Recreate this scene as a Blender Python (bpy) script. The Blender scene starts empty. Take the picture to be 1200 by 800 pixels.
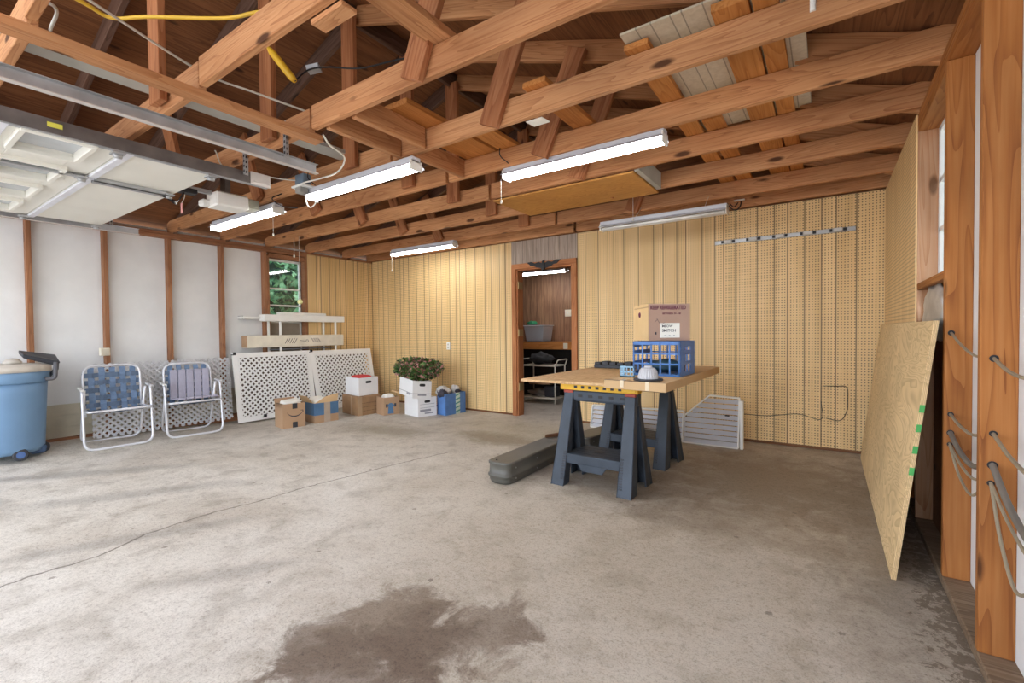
import bpy, bmesh, math, random
from mathutils import Vector, Matrix, noise
random.seed(11)
scene = bpy.context.scene
PI = math.pi

# ------------------------------------------------------------------ camera, world, sun, exposure
cam_d = bpy.data.cameras.new('camera'); cam = bpy.data.objects.new('camera', cam_d)
scene.collection.objects.link(cam); scene.camera = cam
cam_d.lens = 16.2387; cam_d.sensor_width = 36; cam_d.sensor_fit = 'HORIZONTAL'; cam_d.clip_start = .02
cF = Vector((-0.56434111, 0.82529078, -0.02035292)); cR = Vector((0.82553535, 0.56426202, -0.00998831)); cU = Vector((-0.00324112, 0.02243887, 0.99974296))
cm = Matrix.Identity(4)
for i in range(3):
    cm[i][0] = cR[i]; cm[i][1] = cU[i]; cm[i][2] = -cF[i]
cm[2][3] = 1.16
cam.matrix_world = cm

world = bpy.data.worlds.new('sky'); scene.world = world; world.use_nodes = True
wn = world.node_tree.nodes; wl = world.node_tree.links
bg = wn['Background']; sky = wn.new('ShaderNodeTexSky'); sky.sky_type = 'NISHITA'
sky.sun_disc = False; sky.sun_elevation = math.radians(48); sky.sun_rotation = math.radians(20); sky.air_density = 1.0; sky.dust_density = 2.5
mixw = wn.new('ShaderNodeMixRGB'); mixw.inputs['Fac'].default_value = .55; mixw.inputs['Color2'].default_value = (6.0, 6.0, 6.2, 1)
wl.new(sky.outputs[0], mixw.inputs['Color1']); wl.new(mixw.outputs[0], bg.inputs['Color'])
bg.inputs['Strength'].default_value = 0.50
TUBE = 16.5
scene.view_settings.view_transform = 'Standard'; scene.view_settings.look = 'None'
scene.view_settings.exposure = 1.03; scene.view_settings.gamma = 1; scene.view_settings.use_curve_mapping = False
try: scene.cycles.max_bounces = 10; scene.cycles.diffuse_bounces = 6; scene.cycles.sample_clamp_indirect = 6
except Exception: pass

# ------------------------------------------------------------------ helpers
COL = scene.collection
MB_ = {}
def basis(o): return MB_.get(o.name, Matrix.Identity(4))
def reg(o, world_m, parent=None):
    """place o at world_m, under parent, child coordinates kept plain"""
    if parent is not None:
        o.parent = parent
        o.matrix_basis = basis(parent).inverted() @ world_m
    else: o.matrix_basis = world_m
    MB_[o.name] = world_m.copy()
    return o
def tag(o, label=None, cat=None, group=None, kind=None):
    if label: o['label'] = label
    if cat: o['category'] = cat
    if group: o['group'] = group
    if kind: o['kind'] = kind
    return o
def empty(name, loc=(0, 0, 0), rz=0, parent=None, label=None, cat=None, group=None, kind=None):
    o = bpy.data.objects.new(name, None); COL.objects.link(o); o.empty_display_size = .1
    reg(o, Matrix.Translation(loc) @ Matrix.Rotation(rz, 4, 'Z'), parent)
    return tag(o, label, cat, group, kind)
def copy_tree(o, parent=None):
    c = o.copy(); COL.objects.link(c); c.parent = parent
    for ch in list(o.children): copy_tree(ch, c)
    return c

class M:
    """mesh collector, world or local coordinates"""
    def __init__(s): s.bm = bmesh.new(); s.mi = 0
    def _f(s, vs, smooth=False):
        try:
            f = s.bm.faces.new(vs); f.material_index = s.mi; f.smooth = smooth; return f
        except ValueError: return None
    def box(s, x0, x1, y0, y1, z0, z1, rot=None, at=None):
        c = [(x, y, z) for x in (x0, x1) for y in (y0, y1) for z in (z0, z1)]
        if rot is not None:
            piv = Vector(at) if at is not None else Vector(((x0+x1)/2, (y0+y1)/2, (z0+z1)/2))
            c = [tuple(rot @ (Vector(p)-piv) + piv) for p in c]
        v = [s.bm.verts.new(p) for p in c]
        for q in ((0,1,3,2),(4,6,7,5),(0,4,5,1),(2,3,7,6),(0,2,6,4),(1,5,7,3)): s._f([v[i] for i in q])
        return v
    def hexa(s, b, t):
        """b, t: four bottom and four top corners, same order"""
        vb = [s.bm.verts.new(p) for p in b]; vt = [s.bm.verts.new(p) for p in t]; n = len(b)
        s._f(vb[::-1]); s._f(vt)
        for i in range(n): s._f([vb[i], vb[(i+1)%n], vt[(i+1)%n], vt[i]])
        return vb + vt
    def bar(s, a, b, w, h, up=(0,0,1)):
        a, b = Vector(a), Vector(b); d = (b-a).normalized(); up = Vector(up)
        r = d.cross(up)
        if r.length < 1e-4: r = d.cross(Vector((1,0,0)))
        r.normalize(); u = r.cross(d)
        c = [(-w/2,-h/2),(w/2,-h/2),(w/2,h/2),(-w/2,h/2)]
        s.hexa([a + r*p + u*q for p, q in c], [b + r*p + u*q for p, q in c])
    def tube(s, pts, r, n=8, closed=False, rs=None):
        P = [Vector(p) for p in pts]; rings = []; prev = None
        for i, p in enumerate(P):
            if closed: t = (P[(i+1) % len(P)] - P[i-1])
            else: t = (P[min(i+1, len(P)-1)] - P[max(i-1, 0)])
            t.normalize()
            if prev is None:
                a = Vector((0,0,1)) if abs(t.z) < .9 else Vector((1,0,0)); x = t.cross(a).normalized()
            else: x = (prev - t*prev.dot(t)).normalized()
            prev = x; y = t.cross(x); rr = rs[i] if rs else r
            rings.append([s.bm.verts.new(p + (x*math.cos(2*PI*k/n) + y*math.sin(2*PI*k/n))*rr) for k in range(n)])
        m = len(rings)
        for i in range(m if closed else m-1):
            A, B = rings[i], rings[(i+1) % m]
            for k in range(n): s._f([A[k], A[(k+1)%n], B[(k+1)%n], B[k]], True)
        if not closed: s._f(rings[0][::-1]); s._f(rings[-1])
    def lathe(s, prof, at=(0,0,0), n=32, axis='Z', smooth=True, ribs=0, rib=0):
        rings = []; at = Vector(at)
        for r, z in prof:
            ring = []
            for k in range(n):
                a = 2*PI*k/n; rr = r*(1 + (rib if (ribs and k % 2) else 0))
                p = Vector((rr*math.cos(a), rr*math.sin(a), z))
                if axis == 'X': p = Vector((p.z, p.x, p.y))
                if axis == 'Y': p = Vector((p.x, p.z, p.y))
                ring.append(s.bm.verts.new(at + p))
            rings.append(ring)
        for A, B in zip(rings, rings[1:]):
            for k in range(n): s._f([A[k], A[(k+1)%n], B[(k+1)%n], B[k]], smooth)
        if prof[0][0] > 1e-4: s._f(rings[0][::-1])
        if prof[-1][0] > 1e-4: s._f(rings[-1])
    def prism(s, poly, z0, z1, mapf=lambda x, y, z: (x, y, z)):
        A = [s.bm.verts.new(mapf(x, y, z0)) for x, y in poly]; B = [s.bm.verts.new(mapf(x, y, z1)) for x, y in poly]
        s._f(A[::-1]); s._f(B); n = len(A)
        for i in range(n): s._f([A[i], A[(i+1)%n], B[(i+1)%n], B[i]])
    def quad(s, *p): s._f([s.bm.verts.new(q) for q in p])
    def build(s, name, mats, parent=None, bevel=0, wm=None, seg=1, keep=False):
        """vertices are in world coordinates unless wm is given (then local to wm)"""
        bmesh.ops.remove_doubles(s.bm, verts=s.bm.verts, dist=1e-6)
        bmesh.ops.recalc_face_normals(s.bm, faces=s.bm.faces)
        me = bpy.data.meshes.new(name)
        if wm is None:
            if parent is not None:
                wm = basis(parent).copy()
            else:
                # origin at the middle of the base
                vs = [v.co for v in s.bm.verts]
                c = Vector(((min(v.x for v in vs)+max(v.x for v in vs))/2, (min(v.y for v in vs)+max(v.y for v in vs))/2, min(v.z for v in vs)))
                wm = Matrix.Translation(c) if not keep else Matrix.Identity(4)
            s.bm.transform(wm.inverted())
        s.bm.to_mesh(me); s.bm.free()
        o = bpy.data.objects.new(name, me); COL.objects.link(o)
        for m in (mats if isinstance(mats, (list, tuple)) else [mats]): me.materials.append(m)
        reg(o, wm, parent)
        if bevel:
            b = o.modifiers.new('bevel', 'BEVEL'); b.width = bevel; b.segments = seg; b.limit_method = 'ANGLE'; b.angle_limit = math.radians(40)
        return o

def arc(cx, cy, r, a0, a1, n=6): return [(cx + r*math.cos(math.radians(a0+(a1-a0)*k/n)), cy + r*math.sin(math.radians(a0+(a1-a0)*k/n))) for k in range(n+1)]
def rpoly(x0, x1, y0, y1, r, n=4):
    return arc(x1-r, y0+r, r, -90, 0, n) + arc(x1-r, y1-r, r, 0, 90, n) + arc(x0+r, y1-r, r, 90, 180, n) + arc(x0+r, y0+r, r, 180, 270, n)
def catmull(P, k=8):
    P = [Vector(p) for p in P]; Q = [P[0]*2-P[1]] + P + [P[-1]*2-P[-2]]; out = []
    for i in range(1, len(Q)-2):
        a, b, c, d = Q[i-1:i+3]
        for j in range(k):
            t = j/k; out.append(.5*((2*b)+(c-a)*t+(2*a-5*b+4*c-d)*t*t+(3*b-a-3*c+d)*t**3))
    out.append(P[-1]); return out

# ------------------------------------------------------------------ materials
def newmat(name, rough=.6, metal=0, spec=.4):
    m = bpy.data.materials.new(name); m.use_nodes = True; b = m.node_tree.nodes['Principled BSDF']
    b.inputs['Roughness'].default_value = rough; b.inputs['Metallic'].default_value = metal; b.inputs['Specular IOR Level'].default_value = spec
    return m, m.node_tree.nodes, m.node_tree.links, b
def ramp(n, stops):
    r = n.new('ShaderNodeValToRGB'); e = r.color_ramp.elements
    while len(e) < len(stops): e.new(.5)
    for q, (p, c) in zip(e, stops): q.position = p; q.color = (*c, 1)
    return r
def plain(name, col, rough=.5, metal=0, var=.12, scale=6, bump=0, spec=.4):
    m, n, l, b = newmat(name, rough, metal, spec)
    tc = n.new('ShaderNodeTexCoord'); nz = n.new('ShaderNodeTexNoise'); nz.inputs['Scale'].default_value = scale; nz.inputs['Detail'].default_value = 5
    l.new(tc.outputs['Object'], nz.inputs['Vector'])
    r = ramp(n, [(.3, tuple(c*(1-var) for c in col)), (.7, tuple(min(1, c*(1+var)) for c in col))])
    l.new(nz.outputs['Fac'], r.inputs['Fac']); l.new(r.outputs['Color'], b.inputs['Base Color'])
    if bump:
        bp = n.new('ShaderNodeBump'); bp.inputs['Strength'].default_value = bump; bp.inputs['Distance'].default_value = .003
        n2 = n.new('ShaderNodeTexNoise'); n2.inputs['Scale'].default_value = scale*12; l.new(tc.outputs['Object'], n2.inputs['Vector'])
        l.new(n2.outputs['Fac'], bp.inputs['Height']); l.new(bp.outputs['Normal'], b.inputs['Normal'])
    return m
def math_(n, l, op, a, b=None, c=None):
    q = n.new('ShaderNodeMath'); q.operation = op
    for i, v in enumerate((a, b, c)):
        if v is None: continue
        if isinstance(v, (int, float)): q.inputs[i].default_value = v
        else: l.new(v, q.inputs[i])
    return q.outputs[0]
def mixc(n, l, fac, a, b, mode='MIX'):
    q = n.new('ShaderNodeMixRGB'); q.blend_type = mode
    for i, v in zip((0, 1, 2), (fac, a, b)):
        if isinstance(v, (int, float)): q.inputs[i].default_value = v
        elif isinstance(v, tuple): q.inputs[i].default_value = (*v, 1)
        else: l.new(v, q.inputs[i])
    return q.outputs[0]
def wood(name, light, mid, dark, axis='X', knots=.75, ringscale=1.0, rough=.65, hue=.5):
    m, n, l, b = newmat(name, rough, 0, .25)
    tc = n.new('ShaderNodeTexCoord'); oi = n.new('ShaderNodeObjectInfo')
    off = n.new('ShaderNodeVectorMath'); off.operation = 'SCALE'; off.inputs[0].default_value = (17.3, 5.1, 9.7); l.new(oi.outputs['Random'], off.inputs['Scale'])
    ad = n.new('ShaderNodeVectorMath'); ad.operation = 'ADD'; l.new(tc.outputs['Object'], ad.inputs[0]); l.new(off.outputs[0], ad.inputs[1])
    def mapped(sl, sc, add=ad):
        mp = n.new('ShaderNodeMapping'); s = {'X': (sl, sc, sc), 'Y': (sc, sl, sc), 'Z': (sc, sc, sl)}[axis]
        mp.inputs['Scale'].default_value = s; l.new(add.outputs[0], mp.inputs['Vector']); return mp.outputs[0]
    # cathedral rings
    n1 = n.new('ShaderNodeTexNoise'); n1.inputs['Scale'].default_value = 1; n1.inputs['Detail'].default_value = 2; n1.inputs['Distortion'].default_value = .3
    l.new(mapped(.42*ringscale, 6.5*ringscale), n1.inputs['Vector'])
    s = math_(n, l, 'MULTIPLY', n1.outputs['Fac'], 17.0)
    fr = math_(n, l, 'FRACT', s); tri = math_(n, l, 'POWER', fr, 2.5)
    # fine fibres
    n2 = n.new('ShaderNodeTexNoise'); n2.inputs['Scale'].default_value = 1; n2.inputs['Detail'].default_value = 6
    l.new(mapped(3, 90), n2.inputs['Vector'])
    # blotches
    n3 = n.new('ShaderNodeTexNoise'); n3.inputs['Scale'].default_value = 1; n3.inputs['Detail'].default_value = 4
    l.new(mapped(1.3, 5), n3.inputs['Vector'])
    g = math_(n, l, 'MULTIPLY_ADD', n2.outputs['Fac'], .62, math_(n, l, 'MULTIPLY', tri, .30))
    r = ramp(n, [(.1, light), (.42, mid), (.85, dark)]); l.new(g, r.inputs['Fac'])
    bl = ramp(n, [(.34, (.66, .60, .56)), (.62, (1.06, 1.04, 1.02))]); l.new(n3.outputs['Fac'], bl.inputs['Fac'])
    c = mixc(n, l, .75, r.outputs['Color'], bl.outputs['Color'], 'MULTIPLY')
    # per board hue
    hr = ramp(n, [(0, (1, .90, .80)), (.35, (1.0, 1.0, 1.0)), (.7, (.92, .80, .74)), (1, (1.0, .98, 1.0))]); l.new(oi.outputs['Random'], hr.inputs['Fac'])
    c = mixc(n, l, hue, c, hr.outputs['Color'], 'MULTIPLY')
    if knots:
        v = n.new('ShaderNodeTexVoronoi'); v.inputs['Scale'].default_value = 1; l.new(mapped(2.3, 7.0), v.inputs['Vector'])
        sp = n.new('ShaderNodeSeparateColor'); l.new(v.outputs['Color'], sp.inputs[0])
        keep = math_(n, l, 'GREATER_THAN', sp.outputs[0], .22)
        k = n.new('ShaderNodeMapRange'); k.inputs['From Min'].default_value = .12; k.inputs['From Max'].default_value = .19; k.inputs['To Min'].default_value = 1; k.inputs['To Max'].default_value = 0
        l.new(math_(n, l, 'MULTIPLY_ADD', n2.outputs['Fac'], .05, v.outputs['Distance']), k.inputs['Value'])
        kk = math_(n, l, 'MULTIPLY', math_(n, l, 'MULTIPLY', k.outputs[0], keep), knots)
        c = mixc(n, l, kk, c, tuple(x*.28 for x in dark))
    l.new(c, b.inputs['Base Color'])
    bp = n.new('ShaderNodeBump'); bp.inputs['Strength'].default_value = .25; bp.inputs['Distance'].default_value = .002; l.new(g, bp.inputs['Height']); l.new(bp.outputs['Normal'], b.inputs['Normal'])
    return m
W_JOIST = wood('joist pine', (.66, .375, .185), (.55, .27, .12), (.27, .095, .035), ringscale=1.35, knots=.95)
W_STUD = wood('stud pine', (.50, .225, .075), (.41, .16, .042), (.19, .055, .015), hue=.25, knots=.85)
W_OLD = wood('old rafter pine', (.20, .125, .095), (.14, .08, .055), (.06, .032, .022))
W_PLANK = wood('orange plank', (.66, .31, .10), (.56, .23, .06), (.36, .12, .03), hue=.4)
W_POST = wood('reddish brace pine', (.52, .25, .12), (.42, .17, .07), (.20, .06, .025))
JAMB = wood('varnished jamb pine', (.80, .52, .34), (.74, .42, .24), (.45, .20, .09), hue=.1, rough=.3)
for n_ in [JAMB.node_tree.nodes['Principled BSDF']]: n_.inputs['Roughness'].default_value = .22; n_.inputs['Metallic'].default_value = .35; n_.inputs['Coat Weight'].default_value = 1; n_.inputs['Coat Roughness'].default_value = .12
W_LSTUD = wood('brown thin stud', (.42, .22, .12), (.34, .16, .08), (.20, .08, .04), hue=.3)
W_TRIM = wood('orange door trim', (.56, .26, .12), (.47, .19, .075), (.30, .10, .04), hue=.1, knots=.2)
W_SILL = wood('weathered sole plate', (.36, .28, .20), (.24, .17, .11), (.10, .065, .04), axis='Y', hue=.2)
W_DECK = wood('roof sheathing', (.33, .155, .065), (.24, .10, .04), (.085, .035, .018), axis='Y', ringscale=.8, knots=.8)
W_GABLE = wood('gable boards', (.30, .15, .07), (.22, .10, .045), (.10, .04, .02), axis='X', knots=.7)

def plyface(name, light, dark, scale=1.0, axis='Y'):
    m, n, l, b = newmat(name, .6, 0, .3)
    tc = n.new('ShaderNodeTexCoord'); mp = n.new('ShaderNodeMapping')
    mp.inputs['Scale'].default_value = {'X': (1.1, 4, 4), 'Y': (4, 1.1, 4)}[axis]; l.new(tc.outputs['Object'], mp.inputs['Vector'])
    nz = n.new('ShaderNodeTexNoise'); nz.inputs['Scale'].default_value = .9*scale; nz.inputs['Detail'].default_value = 3; nz.inputs['Distortion'].default_value = .8; l.new(mp.outputs[0], nz.inputs['Vector'])
    fr = math_(n, l, 'FRACT', math_(n, l, 'MULTIPLY', nz.outputs['Fac'], 22)); pw = math_(n, l, 'POWER', fr, 3)
    r = ramp(n, [(0, light), (.35, tuple(.55*a+.45*c for a, c in zip(light, dark))), (1, dark)]); l.new(pw, r.inputs['Fac'])
    n3 = n.new('ShaderNodeTexNoise'); n3.inputs['Scale'].default_value = 2.2; l.new(tc.outputs['Object'], n3.inputs['Vector'])
    rr = ramp(n, [(.35, (.86, .84, .8)), (.65, (1, 1, 1))]); l.new(n3.outputs['Fac'], rr.inputs['Fac'])
    l.new(mixc(n, l, 1.0, r.outputs['Color'], rr.outputs['Color'], 'MULTIPLY'), b.inputs['Base Color']); return m
PLY = plyface('plywood face', (.86, .65, .36), (.62, .44, .22))
PLYEDGE = plain('plywood edge', (.55, .38, .20), .7, scale=30)
TABLEPLY = plyface('table plywood', (.66, .44, .23), (.52, .31, .14), .7)

def peg(name, ax, grooves, period=None):
    m, n, l, b = newmat(name, .45, 0, .35)
    tc = n.new('ShaderNodeTexCoord'); sp = n.new('ShaderNodeSeparateXYZ'); l.new(tc.outputs['Object'], sp.inputs[0])
    u = sp.outputs[ax]; v = sp.outputs[2]
    def cell(q): return math_(n, l, 'SUBTRACT', math_(n, l, 'FRACT', math_(n, l, 'MULTIPLY', math_(n, l, 'ADD', q, 20), 1/.0254)), .5)
    du, dv = cell(u), cell(v)
    d = math_(n, l, 'SQRT', math_(n, l, 'ADD', math_(n, l, 'MULTIPLY', du, du), math_(n, l, 'MULTIPLY', dv, dv)))
    hole = n.new('ShaderNodeMapRange'); hole.inputs['From Min'].default_value = .17; hole.inputs['From Max'].default_value = .25; hole.inputs['To Min'].default_value = 1; hole.inputs['To Max'].default_value = 0; l.new(d, hole.inputs['Value'])
    uu = u if not period else math_(n, l, 'MODULO', math_(n, l, 'ADD', u, 20), period)
    acc = None
    for g in grooves:
        q = math_(n, l, 'LESS_THAN', math_(n, l, 'ABSOLUTE', math_(n, l, 'SUBTRACT', uu, g)), .0052)
        acc = q if acc is None else math_(n, l, 'MAXIMUM', acc, q)
    nz = n.new('ShaderNodeTexNoise'); nz.inputs['Scale'].default_value = 1; nz.inputs['Detail'].default_value = 5
    mp = n.new('ShaderNodeMapping'); mp.inputs['Scale'].default_value = (9, 9, .8); l.new(tc.outputs['Object'], mp.inputs['Vector']); l.new(mp.outputs[0], nz.inputs['Vector'])
    r = ramp(n, [(.3, (.73, .495, .225)), (.7, (.87, .63, .32))]); l.new(nz.outputs['Fac'], r.inputs['Fac'])
    c = mixc(n, l, math_(n, l, 'MULTIPLY', hole.outputs[0], .92), r.outputs['Color'], (.11, .065, .03))
    c = mixc(n, l, math_(n, l, 'MULTIPLY', acc, .85), c, (.15, .095, .045))
    l.new(c, b.inputs['Base Color']); return m
GRO = [0.03, .115, .27, .345, .50, .61, .69, .80, .955, 1.03, 1.16]
bgro = [-2.508, -2.336, -2.209, -2.133, -2.009, -1.83, -1.654, -1.544, -1.393, -1.297, -1.128, -0.999, -0.911, -0.796, -0.595, -0.444, -0.33, -0.188, -0.051, 0.062, 0.216]
P_BACK = peg('pegboard back', 0, bgro + [-2.508 - 1.22 + (g+2.508) for g in bgro if g < -1.3] + [-4.95+ (g+2.508) for g in bgro if g < -1.2] + [-6.17 + (g+2.508) for g in bgro if g < -1.3] + [-6.3, -6.42])
P_SIDE = peg('pegboard side', 1, GRO, 1.22)
P_RIGHT = peg('pegboard right', 1, [4.8])

def panelling(name, light, dark, ax=0, period=.2, grooves=(.03, .09, .15)):
    m, n, l, b = newmat(name, .5, 0, .35)
    tc = n.new('ShaderNodeTexCoord'); sp = n.new('ShaderNodeSeparateXYZ'); l.new(tc.outputs['Object'], sp.inputs[0])
    mp = n.new('ShaderNodeMapping'); mp.inputs['Scale'].default_value = (38, 38, 3.0); l.new(tc.outputs['Object'], mp.inputs['Vector'])
    nz = n.new('ShaderNodeTexNoise'); nz.inputs['Scale'].default_value = 1; nz.inputs['Detail'].default_value = 5; nz.inputs['Distortion'].default_value = .6; l.new(mp.outputs[0], nz.inputs['Vector'])
    r = ramp(n, [(.3, dark), (.65, light)]); l.new(nz.outputs['Fac'], r.inputs['Fac'])
    uu = math_(n, l, 'MODULO', math_(n, l, 'ADD', sp.outputs[ax], 20), period); acc = None
    for g in grooves:
        q = math_(n, l, 'LESS_THAN', math_(n, l, 'ABSOLUTE', math_(n, l, 'SUBTRACT', uu, g)), .003)
        acc = q if acc is None else math_(n, l, 'MAXIMUM', acc, q)
    l.new(mixc(n, l, math_(n, l, 'MULTIPLY', acc, .7), r.outputs['Color'], tuple(x*.35 for x in dark)), b.inputs['Base Color']); return m
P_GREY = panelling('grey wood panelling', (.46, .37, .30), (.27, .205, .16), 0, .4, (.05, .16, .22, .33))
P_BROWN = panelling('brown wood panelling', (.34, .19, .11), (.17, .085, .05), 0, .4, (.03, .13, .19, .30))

WHITEWALL = plain('white painted sheathing', (.77, .78, .775), .7, var=.05, scale=3, bump=.3)
CREAM = plain('cream door paint', (.80, .79, .72), .5, var=.03, scale=3)
WHITE = plain('white plastic', (.84, .84, .80), .4, var=.03)
LATT = plain('white vinyl lattice', (.86, .86, .84), .4, var=.03)
LATT2 = plain('dusty vinyl lattice', (.60, .60, .61), .5, var=.06)
GALV = plain('galvanised steel', (.44, .45, .46), .42, .55, var=.18, scale=9)
DSTEEL = plain('dull track steel', (.17, .15, .14), .5, .5, var=.3, scale=7)
LSTEEL = plain('pale steel lip', (.62, .58, .54), .45, .2, var=.1)
ALU = plain('aluminium tube', (.70, .71, .75), .35, .35, var=.05)
BLACK = plain('black metal', (.025, .025, .028), .5, .2)
BLACKP = plain('black plastic', (.035, .037, .045), .5)
NAVYG = plain('charcoal sawhorse plastic', (.040, .052, .070), .55, var=.25, scale=5, bump=.3)
YELLOW = plain('yellow plastic', (.78, .46, .03), .45)
REDP = plain('red plastic', (.32, .05, .03), .5)
BLUEBIN = plain('steel blue plastic', (.155, .27, .42), .45, var=.08, scale=3)
BLUEDK = plain('blue hub plastic', (.07, .13, .30), .4)
LIDC = plain('dirty beige lid', (.58, .53, .46), .6, var=.25, scale=5)
WEB1 = plain('slate blue webbing', (.10, .145, .22), .8, var=.1, scale=30)
WEB2 = plain('blue webbing', (.14, .21, .33), .8, var=.1, scale=30)
CRATE = plain('blue crate plastic', (.055, .17, .46), .4)
LBLUE = plain('pale blue plastic', (.34, .58, .78), .4)
CARD = plain('cardboard', (.42, .265, .155), .85, var=.08, scale=4)
CARDY = plain('light cardboard', (.57, .38, .20), .85, var=.07, scale=4)
CARDD = plain('brown carton', (.33, .20, .105), .85, var=.14, scale=9)
CARDIN = plain('carton inside', (.50, .36, .22), .9)
WCARD = plain('white carton', (.80, .80, .80), .75, var=.03)
PRINT = plain('dark print', (.045, .04, .05), .7)
GREYPR = plain('grey print', (.30, .30, .33), .7)
PURPLE = plain('purple print', (.14, .03, .06), .7)
BLUETAPE = plain('blue print', (.08, .17, .30), .6)
REDM = plain('red fabric', (.62, .05, .05), .7)
GREYTOTE = plain('olive grey plastic', (.105, .10, .085), .42, var=.18, scale=4)
LOUV = plain('white louvre paint', (.66, .68, .73), .45, var=.06)
PAPER = plain('paper', (.85, .83, .76), .8)
CORDW = plain('white cable', (.70, .68, .60), .5)
CORDG = plain('tan cable', (.30, .245, .165), .5)
CORDD = plain('grey cable', (.17, .15, .125), .5)
YELC = plain('yellow cable', (.80, .50, .05), .45)
PALE = plain('ivory board', (.62, .55, .44), .7, var=.08, scale=4)
PALEG = plain('pale grey board', (.46, .46, .42), .75, var=.12, scale=5)
RUST = plain('rusty inside', (.12, .05, .02), .8)
CREAMP = plain('cream plate', (.78, .73, .60), .4)
GREEN = plain('green paint', (.08, .40, .10), .6)
FABR = plain('grey cushion', (.36, .35, .43), .9, var=.05, scale=40)
SILV = plain('silver foil wrap', (.55, .54, .52), .35, .5, var=.25, scale=8, bump=.8)
IVORYP = panelling('ivory grooved panel', (.66, .58, .44), (.56, .48, .35), 0, .3, (.04, .11, .2, .25))
YTAG = plain('yellow sticker', (.72, .68, .10), .5)
def emis(name, col, st):
    m, n, l, b = newmat(name, .4); b.inputs['Base Color'].default_value = (.9, .9, .9, 1)
    b.inputs['Emission Color'].default_value = (*col, 1); b.inputs['Emission Strength'].default_value = st; return m
TUBEM = emis('lit tube', (1, .985, .95), TUBE); TUBEOFF = plain('unlit tube', (.80, .80, .78), .3)
def glassm(name, tint=(.9, .95, .95)):
    m, n, l, b = newmat(name, .04); n.remove(b); g = n.new('ShaderNodeBsdfGlossy'); g.inputs['Roughness'].default_value = .03
    t = n.new('ShaderNodeBsdfTransparent'); t.inputs['Color'].default_value = (*tint, 1); f = n.new('ShaderNodeFresnel'); f.inputs['IOR'].default_value = 1.5
    x = n.new('ShaderNodeMixShader'); l.new(f.outputs[0], x.inputs[0]); l.new(t.outputs[0], x.inputs[1]); l.new(g.outputs[0], x.inputs[2])
    l.new(x.outputs[0], n['Material Output'].inputs['Surface']); return m
GLASS = glassm('window glass'); GLASSD = glassm('door light glass', (.62, .64, .66))
def translucent(name, col):
    m, n, l, b = newmat(name, .25); b.inputs['Base Color'].default_value = (*col, 1); b.inputs['Alpha'].default_value = .55; return m
TOTE = translucent('clear tote plastic', (.75, .83, .93)); DOME = translucent('clear ribbed glass', (.75, .75, .76))
def leafm(name, a, c):
    m, n, l, b = newmat(name, .5); oi = n.new('ShaderNodeTexCoord'); nz = n.new('ShaderNodeTexNoise'); nz.inputs['Scale'].default_value = 14; l.new(oi.outputs['Object'], nz.inputs['Vector'])
    r = ramp(n, [(.35, a), (.65, c)]); l.new(nz.outputs['Fac'], r.inputs['Fac']); l.new(r.outputs['Color'], b.inputs['Base Color']); return m
LEAF = leafm('shrub leaf', (.025, .07, .018), (.10, .17, .04)); LEAFP = plain('dusty pink bloom', (.42, .20, .17), .7)
LEAFO = leafm('outdoor leaf', (.03, .10, .04), (.14, .30, .14))

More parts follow.
